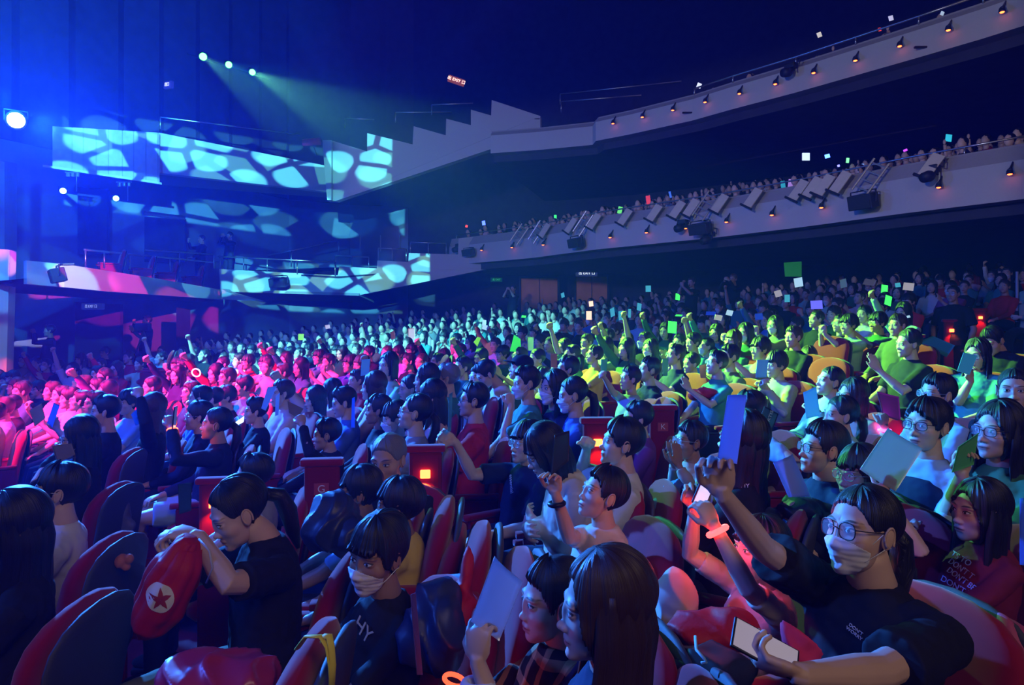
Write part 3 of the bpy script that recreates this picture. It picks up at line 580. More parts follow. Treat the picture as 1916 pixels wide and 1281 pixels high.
def hair_cap(nu, nv, o, style, seed=0):
    P, D, R, A, E, c = head_grid(nu, nv, o); aa = np.abs(A); deg = np.degrees(aa); z = P[:, 2]
    an = (A+np.pi)/(2*np.pi)
    n1 = vnoise(an*1., seed, 40); n2 = vnoise(an, seed+1, 140)
    if style in ('short', 'crop'):
        line = np.interp(deg, [0, 32, 48, 62, 72, 84, 96, 110, 130, 180], [.060, .056, .046, .020, -.012, -.016, .006, -.030, -.062, -.078])
        th = np.interp(deg, [0, 50, 90, 180], [.024, .016, .010, .014]) if style == 'short' else np.interp(deg, [0, 50, 90, 180], [.012, .008, .004, .006])
    elif style == 'bowl':
        line = np.interp(deg, [0, 30, 45, 60, 70, 84, 96, 110, 130, 180], [.026, .028, .032, .010, -.022, -.024, -.004, -.035, -.066, -.082]); th = np.interp(deg, [0, 50, 90, 180], [.024, .022, .018, .020])
    elif style == 'parted':
        line = np.interp(np.degrees(A), [-180, -130, -110, -95, -82, -68, -50, -25, 0, 20, 45, 62, 72, 84, 96, 110, 130, 180], [-.08, -.062, -.03, 0, -.02, -.014, .022, .040, .056, .064, .046, .012, -.014, -.02, 0, -.03, -.062, -.08]); th = np.interp(deg, [0, 50, 90, 180], [.026, .020, .013, .016])
    elif style == 'long_fringe':
        line = np.interp(deg, [0, 30, 45, 55, 64, 180], [.024, .024, .018, -.03, -.12, -.16]); th = np.interp(deg, [0, 60, 90, 180], [.018, .018, .018, .022])
    elif style == 'tied':
        line = np.interp(deg, [0, 32, 48, 60, 72, 84, 98, 112, 130, 180], [.066, .060, .046, .022, .004, .002, .006, -.034, -.064, -.080]); th = np.interp(deg, [0, 90, 180], [.011, .009, .013])
    else:   # long
        line = np.interp(deg, [0, 20, 36, 50, 60, 70, 180], [.068, .062, .042, .008, -.04, -.11, -.16]); th = np.interp(deg, [0, 30, 60, 90, 180], [.012, .016, .018, .019, .022])
    jag = {'short': .013, 'bowl': .016, 'parted': .012, 'crop': .004, 'tied': .004}.get(style, .006)
    line = line-jag*(n2-.3)
    m = np.clip((z-line)/(.007 if style != 'crop' else .014), 0, 1); m = m*m*(3-2*m)
    top = np.clip((z-.06)/.05, 0, 1)
    pf = np.clip(np.cos(E)*2.2, 0, 1); t = th*(1+.35*top)*(1+pf*(.45*(n1-.5)+.22*(n2-.5)*(1-top))); Rn = R-.0035+m*t
    Q = c+D*Rn[:, None]; return Q, an, z
def eulm(yaw, pitch, roll):
    """yaw: turn to the person's left, pitch: up, roll: tilt to their right (degrees)"""
    return (Matrix.Rotation(math.radians(yaw), 3, 'Z') @ Matrix.Rotation(math.radians(pitch), 3, 'X') @ Matrix.Rotation(math.radians(roll), 3, 'Y'))
def set_uv(me, uv):
    l = me.uv_layers.new(name='face'); idx = np.empty(len(me.loops), np.int32); me.loops.foreach_get('vertex_index', idx); l.data.foreach_set('uv', uv[idx].astype(np.float32).ravel())
class RM:
    """raw mesh with per-vertex uv and per-face material"""
    def __init__(s): s.V = []; s.F = []; s.U = []; s.n = 0; s.Mi = []
    def add(s, V, Fc, uv=None, mi=0):
        V = np.asarray(V, float).reshape(-1, 3); s.V.append(V); s.F.extend([tuple(int(i)+s.n for i in f) for f in Fc]); s.U.append(np.full((len(V), 2), 9.) if uv is None else uv); s.n += len(V); s.Mi += [mi]*len(Fc)
    def mb(s, m, mi=0): s.add([tuple(v) for v in m.v], m.f, None, mi)
    def me(s, name, mats):
        me = bpy.data.meshes.new(name); me.from_pydata(np.concatenate(s.V).tolist(), [], s.F)
        for m in mats: me.materials.append(m)
        me.polygons.foreach_set('material_index', s.Mi); me.polygons.foreach_set('use_smooth', [True]*len(s.F)); set_uv(me, np.concatenate(s.U)); me.update(); return me
_clouds = None; _marble = None
def union(m, voxel, it=3, wrinkle=0., fac=.5, ws=.07, crease=False):
    """one continuous skin over overlapping forms -> verts, faces"""
    global _clouds, _marble
    me = m.mesh('tmp', []); o = bpy.data.objects.new('tmp', me); COL.objects.link(o)
    r = o.modifiers.new('r', 'REMESH'); r.mode = 'VOXEL'; r.voxel_size = voxel
    sm = o.modifiers.new('s', 'SMOOTH'); sm.factor = fac; sm.iterations = it
    if wrinkle:
        if _clouds is None: _clouds = bpy.data.textures.new('folds', 'CLOUDS')
        _clouds.noise_scale = ws; _clouds.noise_depth = 2
        if crease:
            if _marble is None: _marble = bpy.data.textures.new('creases', 'MARBLE'); _marble.marble_type = 'SHARP'; _marble.turbulence = 14; _marble.noise_basis_2 = 'TRI'
            _marble.noise_scale = ws; _marble.noise_depth = 2
        d = o.modifiers.new('d', 'DISPLACE'); d.texture = _marble if crease else _clouds; d.strength = wrinkle; d.mid_level = .5; d.texture_coords = 'LOCAL'
    dg = bpy.context.evaluated_depsgraph_get(); e = o.evaluated_get(dg).to_mesh()
    n = len(e.vertices); co = np.empty(n*3, np.float32); e.vertices.foreach_get('co', co); fc = [tuple(p.vertices) for p in e.polygons]
    o.evaluated_get(dg).to_mesh_clear(); bpy.data.objects.remove(o); bpy.data.meshes.remove(me); return co.reshape(-1, 3), fc
def loft(m, rings, n=20, ex=2.3, mi=0):
    """rings: (centre, half vector a, half vector b)"""
    V = []; Fc = []
    for c, a, b_ in rings:
        for k in range(n):
            q = 2*math.pi*k/n; cs, sn = math.cos(q), math.sin(q); x = math.copysign(abs(cs)**(2/ex), cs); y = math.copysign(abs(sn)**(2/ex), sn)
            V.append(Vector(c)+Vector(a)*x+Vector(b_)*y)
    for i in range(len(rings)-1):
        for k in range(n): Fc.append((i*n+k, i*n+(k+1) % n, (i+1)*n+(k+1) % n, (i+1)*n+k))
    Fc.append(tuple(range(n-1, -1, -1))); Fc.append(tuple((len(rings)-1)*n+k for k in range(n))); m.add(V, Fc, mi); return m
HANDP = {'relax': (22, 28, 16, .5), 'flat': (6, 8, 5, .15), 'fist': (80, 88, 50, 1.), 'hold': (48, 55, 25, 1.), 'pinch': (58, 42, 12, .9), 'grip': (62, 62, 35, 1.)}
def hand(m, wrist, d, n, side, pose='relax', k=1.):
    """d: direction wrist to knuckles; n: palm normal (the side fingers curl to); side +1 right hand"""
    d = Vector(d).normalized(); n = Vector(n); n = (n-d*n.dot(d)).normalized(); e = d.cross(n)*side; w = Vector(wrist); c1, c2, c3, tc = HANDP[pose]
    R_ = Matrix((e, d, n)).transposed()
    m.ell(w+d*.048*k, (.039*k, .052*k, .0155*k), 16, 10, R_); m.ell(w+d*.070*k+n*.002, (.041*k, .026*k, .0140*k), 16, 8, R_)
    m.ell(w+d*.030*k-e*.020*k+n*.006*k, (.017*k, .032*k, .015*k), 12, 8, R_)
    for j, (ln, rr) in enumerate(((.068, .0088), (.076, .0090), (.070, .0086), (.055, .0078))):
        p = w+d*(.084-.003*abs(j-1.2))*k+e*((j-1.45)*.0205*k); pts = [p-d*.03*k, p]; rs = [rr*k*1.05, rr*k*1.08]; a = 0; jit = (j-1.5)*2.
        for seg, ca_ in ((.44, c1), (.31, c2), (.25, c3)):
            a += math.radians(ca_+jit); p = p+(d*math.cos(a)+n*math.sin(a)+e*(j-1.5)*.05)*ln*seg*k; pts.append(p); rs.append(rr*k*(1. if seg > .4 else .92 if seg > .3 else .80))
        m.tube(pts, rs, 8)
        m.ell(pts[-1], (rs[-1],)*3, 8, 6)
    b0 = w+d*.022*k-e*.026*k; t1 = (d*.62-e*.62+n*.45*tc).normalized(); t2 = (d*.85-e*(.25-.35*tc)+n*.7*tc).normalized()
    m.tube([b0, b0+t1*.034*k, b0+t1*.034*k+t2*.030*k, b0+t1*.034*k+t2*.054*k], [.0125*k, .0108*k, .0098*k, .0080*k], 8); m.ell(b0+t1*.034*k+t2*.054*k, (.0082*k,)*3, 8, 6)
def ik(S, T, a, b, hint):
    S = Vector(S); T = Vector(T); v = T-S; L = v.length
    if L > (a+b)*.995: a *= L/((a+b)*.995); b = L*1.0/.995-a; 
    u = v.normalized(); x = (a*a-b*b+L*L)/(2*L); h = math.sqrt(max(a*a-x*x, 0)); hn = Vector(hint); hn = (hn-u*hn.dot(u))
    return S+u*x+hn.normalized()*h
def person(sp):
    """sp: dict describing build, pose, clothes. Returns the root (body mesh, its clothes and hair are children) standing at the origin, facing +Y."""
    q = sp.get('q', 1); vox = {3: .0042, 2: .006, 1: .0095, 0: .014}[q]; cvox = {3: .007, 2: .010, 1: .014, 0: .020}[q]
    nu, nv = {3: (168, 120), 2: (110, 80), 1: (60, 44), 0: (36, 26)}[q]
    ch = sp.get('child', 0.); hs = sp.get('hs', 1.-.08*ch); ts = sp.get('ts', 1.-.2*ch); wd = sp.get('wide', 1.)*(1-.2*ch); stand = sp.get('stand', False)
    z0 = .50 if not stand else .92*(1-.1*ch); lean = math.radians(sp.get('lean', -6)); side_l = math.radians(sp.get('tilt', 0))
    def T(x, y, z):      # torso frame: z measured above hips
        z *= ts; v = Vector((x*wd, y, 0))+Vector((math.sin(side_l)*z, math.sin(lean)*z, z*math.cos(lean))); return v+Vector((0, -.02, z0))
    hz = .665
    nb = T(0, -.005, .505); hc = T(0, .035, hz) if not sp.get('droop') else T(0, .035+sp['droop'], hz-.03)
    HM = eulm(*sp.get('head', (0, 0, 0))); rid = sp.get('sk', 0)
    body = RM(); P, D, R, A, E, c = head_grid(nu, nv, sp); HMn = np.array(HM); hcn = np.array(hc)
    piv = np.array((0, -.02, -.07))
    def HX(V): return ((np.asarray(V)-piv)*hs) @ HMn.T+piv*hs+hcn
    uv = P[:, [0, 2]].copy(); uv[P[:, 1] < .03] = 9.
    body.add(HX(P), grid_faces(nu, nv), uv)
    for sx in (-1, 1):                                  # ears
        e = MB(); e.ell((sx*.0745*sp.get('w', 1.), -.004, -.012), (.0065, .0165, .030), 12, 10, Matrix.Rotation(sx*.35, 3, 'Z') @ Matrix.Rotation(.2, 3, 'X'))
        if q >= 2:
            pts = [(sx*(.0765*sp.get('w', 1.)+.006*math.sin(a)**2*.8), -.006+.0165*math.cos(a)-.002, -.010+.029*math.sin(a)) for a in np.linspace(-.9, 3.9, 14)]; e.tube(pts, .0036, 6)
        body.add(HX([tuple(v) for v in e.v]), e.f)
    hb = Vector(HX([(0, -.012, -.055)])[0]); nm = MB(); nr = .053*(1-.14*ch)*sp.get('neck', 1.)
    nm.tube([nb+Vector((0, -.01, -.05)), nb.lerp(hb, .35), nb.lerp(hb, .7), hb], [nr*1.25, nr, nr*.95, nr*.9], 20)
    kn = MB(); body.mb(nm)
    # arms
    sleeves = MB(); arms = MB(); sl = sp.get('sleeve', 'short'); k = 1-.16*ch; ua, fa = .27*k, .245*k; hands_at = []
    for side, key in ((1, 'r'), (-1, 'l')):
        A_ = sp.get(key, None) or {}
        S = T(side*.160, -.01, .425); mode = A_.get('to', 'lap')
        if isinstance(mode, str):
            tgt = {'lap': Vector((side*.09, .30, z0+.10)), 'knee': Vector((side*.12, .36, z0+.09)), 'cross': Vector((-side*.07, .20+.03*side, z0+.25*ts)), 'chin': Vector(hc)+Vector((side*.02, .12, -.17)),
                   'phone': Vector((side*.03, .33, z0+.55*ts)), 'clasp': Vector((side*.015, .26, z0+.42*ts)), 'up': Vector((side*.18, .26, z0+.86*ts)), 'high': Vector((side*.2, .12, z0+.98*ts)), 'side': Vector((side*.22, .02, z0-.06)), 'camera': Vector((side*.06, .2, z0+.62*ts)), 'armrest': Vector((side*.26, .2, z0+.2))}[mode]
        else: tgt = Vector(mode)
        hint = Vector(A_.get('hint', (side*.6, -.3, -1.)))
        EL = ik(S, tgt, ua, fa, hint) if 'el' not in A_ else Vector(A_['el']); d = (tgt-EL).normalized()
        hd = Vector(A_['d']) if 'd' in A_ else {'lap': Vector((-side*.4, 1, -.15)), 'cross': Vector((-side, .1, .1)), 'clasp': Vector((-side*.3, .3, 1)), 'chin': Vector((-side*.2, .1, 1)), 'phone': Vector((-side*.2, .2, 1)), 'camera': Vector((-side*.5, .5, 1))}.get(mode if isinstance(mode, str) else '', d) if isinstance(mode, str) else d
        n = Vector(A_['n']) if 'n' in A_ else {'lap': Vector((0, 0, -1)), 'knee': Vector((0, 0, -1)), 'cross': Vector((0, -1, 0)), 'clasp': Vector((-side, 0, 0)), 'phone': Vector((-side*.6, -.8, 0)), 'camera': Vector((-side, 0, 0)), 'armrest': Vector((0, 0, -1))}.get(mode if isinstance(mode, str) else '', Vector((-side, .3, 0)))
        pose = A_.get('pose', {'lap': 'relax', 'phone': 'hold', 'clasp': 'flat', 'chin': 'fist', 'camera': 'grip', 'up': 'pinch', 'high': 'fist', 'cross': 'relax', 'armrest': 'relax'}.get(mode if isinstance(mode, str) else '', 'pinch'))
        r1, r2, r3 = .046*k*wd, .037*k, .0255*k
        endf = 1. if sl != 'long' else .35
        st = EL.lerp(tgt, 0 if sl != 'long' else .55)
        pts = [S.lerp(EL, .35), S.lerp(EL, .8), EL, EL.lerp(tgt, .3), EL.lerp(tgt, .7), tgt, tgt+hd.normalized()*.02*k]
        arms.tube(pts, [r1, r2*1.12, r2*1.08, r2*1.08, r3*1.2, r3, r3*.95], 12, flat=.92)
        hand(arms, tgt, hd, n, side, pose, k*1.02)
        hands_at.append((tgt, hd.normalized(), n, side))
        if sl == 'long': sleeves.tube([T(side*.09, -.01, .435), S, S.lerp(EL, .5), EL, EL.lerp(tgt, .5), EL.lerp(tgt, .93)], [.058*k*wd, .062*k*wd, .057*k*wd, .050*k, .045*k, .038*k], 14)
        elif sl == 'none': pass
        else: sleeves.tube([T(side*.09, -.01, .435), S, S.lerp(EL, .45), S.lerp(EL, .80)], [.058*k*wd, .062*k*wd, .061*k*wd, .062*k*wd], 14)
    V, Fc = union(arms, vox, 1 if q > 1 else 1, fac=.4); body.add(V, Fc)
    if sp.get('bare_legs'):
        for sx in (-1, 1): kn.tube([Vector((sx*.11, .28, .50)), Vector((sx*.11, .43, .49)), Vector((sx*.11, .46, .30)), Vector((sx*.11, .47, .10))], [.075, .06, .052, .038], 14)
        V, Fc = union(kn, .012, 3); body.add(V, Fc)
    root = obj('person', body.me('person_body', [SK[rid]]))
    # top
    t = sleeves; bulk = sp.get('bulk', 1.)
    sec = [(-.07, .165, .115, .01), (.04, .165*bulk, .125*bulk, .012), (.17, .150*bulk, .120*bulk, .012), (.30, .158*bulk, .122, .005), (.38, .166, .112, -.003), (.435, .150, .098, -.008), (.47, .118, .084, -.008), (.495, .085, .070, -.006), (.515, .066, .062, -.004)]
    ring = []
    for z, hw, hd_, y in sec: ring.append((T(0, y, z), Vector((hw*wd, 0, 0)), Vector((0, hd_*(.85+.15*wd), 0))))
    loft(t, ring, 24)
    if sp.get('hood'): t.ell(T(0, -.09, .50), (.12, .06, .07), 16, 10)
    V, Fc = union(t, cvox, 4, .016 if q >= 2 else .012, ws=.06); tp = RM(); tp.add(V, Fc)
    top = obj(sp.get('topname', 'shirt'), tp.me('shirt', [CL[sp.get('top', 'black')]]), root)
    if sp.get('vest'):
        vb = MB(); loft(vb, [(c_+Vector((0, 0, 0)), a_*(1.07 if i_ < 5 else .74), b2*1.09) for i_, (c_, a_, b2) in enumerate(ring[:6])], 24); V, Fc = union(vb, cvox, 3, .01, ws=.06); vr = RM(); vr.add(V, Fc); obj('vest', vr.me('vest', [CL[sp['vest']]]), root)
    # legs
    lg = MB()
    if stand:
        for sx in (-1, 1): lg.tube([Vector((sx*.085, 0, z0+.03)), Vector((sx*.09, .02, z0*.52)), Vector((sx*.10, 0, .08))], [.09, .066, .05], 12); lg.ell((sx*.10, .05, .05), (.045, .13, .045), 12, 8)
        lg.ell((0, -.01, z0), (.16, .115, .12), 16, 10)
    else:
        yk = .43 if not ch else .36
        for sx in (-1, 1):
            if sp.get('bare_legs'): lg.tube([Vector((sx*.09, -.02, .50)), Vector((sx*.12, .34, .515))], [.10, .085], 14)
            else: lg.tube([Vector((sx*.09, -.02, .50)), Vector((sx*.105, .2, .51)), Vector((sx*.12, yk, .49)), Vector((sx*.12, yk+.04, .28)), Vector((sx*.12, yk+.04, .09))], [.10, .088, .070, .060, .052], 14)
        lg.ell((0, -.02, .51), (.17*wd, .13, .10), 16, 10)
    V, Fc = union(lg, cvox*1.2, 4, .012, ws=.08); tr = RM(); tr.add(V, Fc)
    obj('skirt' if sp.get('skirt') else 'trousers', tr.me('trousers', [CL[sp.get('legs', 'navy')]]), root)
    if not stand and q >= 1:
        yk = (.43 if not ch else .36)+.04; sh = MB()
        for sx in (-1, 1): sh.ell((sx*.12, yk+.05, .05), (.044, .125, .048), 12, 8); sh.box((sx*.12, yk+.05, .015), (.08, .24, .03), bev=.01)
        sh.build('shoes', CL['grey' if sp.get('skirt') else 'black'], root, True)
    # hair
    hst, hcol = sp.get('hair', ('short', 'black')); cap = hst if hst in ('short', 'crop', 'bowl', 'parted', 'tied', 'long_fringe') else {'pony': 'tied', 'bun': 'tied', 'long': 'long'}.get(hst, 'long')
    seed = sp.get('seed', 1)
    Q, an, z = hair_cap(nu, nv, sp, cap, seed); hm = RM(); hm.add(HX(Q), grid_faces(nu, nv), np.stack([an, z], 1))
    if cap in ('long', 'long_fringe'):
        L_ = sp.get('hl', .30); nn = 34 if q >= 2 else 18; rows = 16 if q >= 2 else 8; ym = Matrix.Rotation(math.radians(sp.get('head', (0, 0, 0))[0]), 3, 'Z')
        V = []; U = []
        rs_ = np.random.RandomState(seed); jit = rs_.rand(nn+1)*.02
        for side_ in (0, 1):
            for i in range(rows+1):
                f = i/rows; zz = .05-f*(L_+.05)
                for j in range(nn+1):
                    a = math.radians(68+(292-68)*j/nn); Rr = np.interp(zz, [-.5, -.32, -.2, -.12, -.05, .05], [.125, .12, .105, .097, .101, .086]); 
                    edge = min(1, min(j, nn-j)/3.); tk = (.010+.026*edge)*(1 if f < .85 else (1-f)/.15*.8+.2); r_ = Rr+.006*math.sin(j*2.1+seed)+.004*math.sin(j*5.3+i*.35) - (tk if side_ else 0)
                    x = math.sin(a)*r_*.92; y = math.cos(a)*r_*1.08-.008+(.0 if f < .5 else -.02*(f-.5)); z_ = zz-(jit[j] if i == rows else 0)
                    pv = Vector((x, y, z_))*hs; up = Vector(HX([(x, y, z_)])[0]); lowp = ym @ pv+hc+Vector((0, 0, 0)); w_ = min(1, max(0, (f-.15)/.5))
                    lowp = lowp+Vector((0, math.sin(lean)*zz*.9, 0)); V.append(up.lerp(lowp, w_)); U.append((j/nn, zz))
        Fc = []; W_ = nn+1; O = W_*(rows+1)
        for i in range(rows):
            for j in range(nn): a = i*W_+j; Fc += [(a, a+W_, a+W_+1, a+1), (O+a, O+a+1, O+a+W_+1, O+a+W_)]
            Fc += [(i*W_, O+i*W_, O+(i+1)*W_, (i+1)*W_), (i*W_+nn, (i+1)*W_+nn, O+(i+1)*W_+nn, O+i*W_+nn)]
        for j in range(nn): a = rows*W_+j; Fc += [(a, O+a, O+a+1, a+1), (j, j+1, O+j+1, O+j)]
        hm.add([tuple(v) for v in V], Fc, np.array(U))
    if hst in ('pony', 'bun'):
        e = MB()
        if hst == 'bun': e.ell((0, -.115, .045), (.042, .036, .040), 16, 12)
        else:
            e.ell((0, -.112, .0), (.026, .024, .026), 12, 8); e.tube([(0, -.115, .0), (0, -.150, -.03), (0, -.155, -.10), (0, -.140, -.18), (0, -.13, -.25)], [.024, .030, .034, .026, .008], 14)
        hm.add(HX([tuple(v) for v in e.v]), e.f, np.random.RandomState(seed).rand(len(e.v), 2)*np.array((.05, .3)))
    if sp.get('cap'):
        pass
    obj('hair', hm.me('hair', [HR[hcol]]), root)
    if sp.get('hat'):
        e = MB(); e.ell((0, -.015, .05), (.090, .108, .078), 24, 14)
        if sp['hat'] == 'cap': e.ell((0, .105, .045), (.065, .07, .010), 20, 8)
        x = MB(); x.v = [tuple(v) for v in HX([tuple(v) for v in e.v])]; x.f = e.f; x.m = [0]*len(e.f); x.build('cap', CL[sp.get('hatc', 'black')], root, True)
    if sp.get('mask'):
        P2, D2, R2, A2, E2, c2 = head_grid(nu, nv, sp); az = np.degrees(A2); zl = np.interp(np.abs(az), [0, 20, 40, 70], [-.018, -.024, -.034, -.050]); zb = np.interp(np.abs(az), [0, 30, 70], [-.135, -.125, -.075])
        ins = (np.abs(az) < 66) & (P2[:, 2] < zl) & (P2[:, 2] > zb) & (P2[:, 1] > .0)
        bul = np.interp(np.abs(az), [0, 25, 66], [.014, .010, .003]); pl = .0007*np.sin(P2[:, 2]*420); Rm = np.maximum(R2+.003, R2*.4+.6*np.interp(P2[:, 2], [-.12, -.09, -.045, -.02], [.105, .112, .112, .098])*np.interp(np.abs(az), [0, 66], [1.0, .70]))*1.0+pl+.002
        Q = HX(c2+D2*Rm[:, None]); gf = grid_faces(nu, nv); keep = [tuple(f) for f in gf if ins[f].all()]
        mm = RM(); mm.add(Q, keep); me = mm.me('mask', [M_mask]); bmm = bmesh.new(); bmm.from_mesh(me); bmesh.ops.delete(bmm, geom=[v for v in bmm.verts if not v.link_faces], context='VERTS'); bmesh.ops.solidify(bmm, geom=bmm.faces[:], thickness=.0012); bmm.to_mesh(me); bmm.free()
        mo = obj('face_mask', me, root)
        if q >= 2:
            for sx in (-1, 1):
                e = MB()
                for z1, z2 in ((-.048, .012), (-.078, -.035)): e.tube([HX([(sx*.058, .052, z1)])[0], HX([(sx*.072, .028, (z1+z2)/2)])[0], HX([(sx*.079, -.004, z2)])[0], HX([(sx*.078, -.018, z2)])[0]], .0013, 6)
                e.build('ear_loop', M_mask, mo, True)
    if sp.get('glasses'):
        e = MB(); ln = MB(); rx, rz = (.0245, .019) if sp['glasses'] != 'round' else (.024, .0225)
        for sx in (-1, 1):
            N_ = 20; ring = []; 
            for a in np.linspace(0, 2*math.pi, N_, endpoint=False):
                cs, sn = math.cos(a), math.sin(a); ring.append((sx*(.0335)+rx*math.copysign(abs(cs)**.75, cs), .097-.008*abs(.0335+sx*0+rx*cs*sx*1.)/.058, -.003+rz*math.copysign(abs(sn)**.75, sn)))
            R_ = [HX([p])[0] for p in ring]; e.tube([Vector(r) for r in R_]+[Vector(R_[0]), Vector(R_[1])], .0017, 6)
            o_ = len(ln.v); ln.add(R_, [tuple(range(N_))])
            e.tube([HX([(sx*.058, .088, .004)])[0], HX([(sx*.074, .06, .004)])[0], HX([(sx*.081, .0, .003)])[0], HX([(sx*.079, -.02, -.008)])[0]], .0016, 6)
        e.tube([HX([(-.010, .098, .0)])[0], HX([(0, .1, .003)])[0], HX([(.010, .098, .0)])[0]], .0017, 6)
        go = e.build('glasses', MT('frame_metal', (.5, .5, .52), .3, .6, metal=.8) if sp['glasses'] == 'wire' else M_frame, root, True); ln.build('lens', M_lens, go)
    root['_hc'] = tuple(hc); sp['_hands'] = hands_at; return root
# ------------------------------------------------------------------ theatre seats
m_red = MT('seat_velvet_red', (.30, .007, .022), .9, .15, noise=(24, .10), bump=(320, .25, .002))
b_ = m_red.node_tree.nodes['Principled BSDF']; b_.inputs['Sheen Weight'].default_value = .3
m_shell = MT('seat_back_shell', (.06, .06, .075), .6, .3, bump=(90, .3, .002)); m_panel = MT('seat_side_panel', (.22, .008, .016), .8, .2)
m_arm = MT('armrest_wood', (.30, .05, .03), .45, .4); m_aisle = MT('aisle_light_glow', (1, .12, .03), emit=(1., .13, .03), es=7.)
def pad(m, z0, z1, w, t, y0, y1, top_r=.16, n=28, rows=14, bulge=0.):
    rings = []
    for i in range(rows+1):
        f = i/rows; f = f if f < .6 else .6+.4*math.sin((f-.6)/.4*math.pi/2); z = z0+(z1-z0)*f; y = y0+(y1-y0)*f
        u = max(0, (z-(z1-top_r))/top_r); ww = w*math.sqrt(max(1-u**2.6, .0))*.98+.004; tt = t*(1-.15*u)*math.sqrt(max(1-max(0, (z-(z1-t*1.0))/(t*1.0))**2, .02)); 
        if i == 0: ww *= .9; tt *= .7
        rings.append((Vector((0, y+bulge*math.sin(f*math.pi), z)), Vector((ww/2, 0, 0)), Vector((0, tt/2, 0))))
    return loft(m, rings, n, 3.2)
def make_seat(empty_=False):
    r = empty('theatre_seat')
    b = MB(); pad(b, .36, .94, .52, .095, -.19, -.305, bulge=.012); b.build('backrest', m_red, r, True)
    b = MB(); pad(b, .33, .93, .50, .035, -.255, -.362, .14); b.build('back_shell', m_shell, r, True)
    b = MB(); rings = [(Vector((0, y, z)), Vector((w, 0, 0)), Vector((0, 0, t))) for y, z, w, t in ((-.22, .41, .20, .03), (-.19, .41, .235, .055), (.0, .405, .24, .062), (.20, .41, .235, .058), (.245, .41, .20, .03))]
    loft(b, rings, 24, 4.); b.build('seat_cushion', m_red, r, True)
    for sx in (-1, 1):
        b = MB(); b.box((sx*.275, -.02, .33), (.035, .40, .50), bev=.012); b.box((sx*.275, -.02, .04), (.06, .3, .08), bev=.01); b.build('side_panel', m_panel, r)
        b = MB(); rings = [(Vector((sx*.275, y, .60)), Vector((.030, 0, 0)), Vector((0, 0, .018))) for y in (-.22, -.2, .18, .215)]; loft(b, rings, 14, 3.); b.build('armrest', m_red, r, True)
    return r
seat0 = make_seat(); seat_used = [False]
def place_seat(x, y, z, rz, label, group='red seats in the stalls'):
    s = seat0 if not seat_used[0] else copy_tree(seat0); seat_used[0] = True
    s.location = (x, y, z); s.rotation_euler = (0, 0, rz); tag(s, label, 'seat', group); return s
def end_panel(px, py, d, a, label, letter=None, light=False):
    """free end panel of a row beside the aisle, with row letter or step light"""
    p = at(px, py, d); fz = floor_z(p.x, p.y); r = empty('row_end_panel', (p.x, p.y, fz)); r.rotation_euler = (0, 0, math.radians(a)); tag(r, label, 'seat end')
    h = max(.5, p.z-fz+.12); b = MB(); b.box((0, 0, h/2), (.18, .05, h), bev=.02); b.build('panel', m_panel, r)
    b = MB(); b.box((0, 0, h+.015), (.22, .07, .04), bev=.015); b.build('armrest', m_red, r)
    if letter:
        MB().box((0, -.03, p.z-fz), (.075, .006, .06)).build('plate', MT('row_plate', (.45, .05, .06), .5), r)
        text('letter', letter, .055, MT('letter_white', (.8, .7, .7), .5), r, (0, -.036, p.z-fz), (math.pi/2, 0, 0), .001)
    if light:
        MB().box((0, -.035, p.z-fz), (.055, .025, .045), bev=.006).build('step_light', m_aisle, r)
        l = bpy.data.lights.new('step_light_beam', 'SPOT'); l.color = (1, .12, .02); l.energy = 3.; l.spot_size = 1.6; l.shadow_soft_size = .02; lo = bpy.data.objects.new('step_light_beam', l); COL.objects.link(lo); lo.parent = r; lo.location = (0, -.08, p.z-fz-.03); lo.rotation_euler = (math.radians(14), 0, 0)
    return r
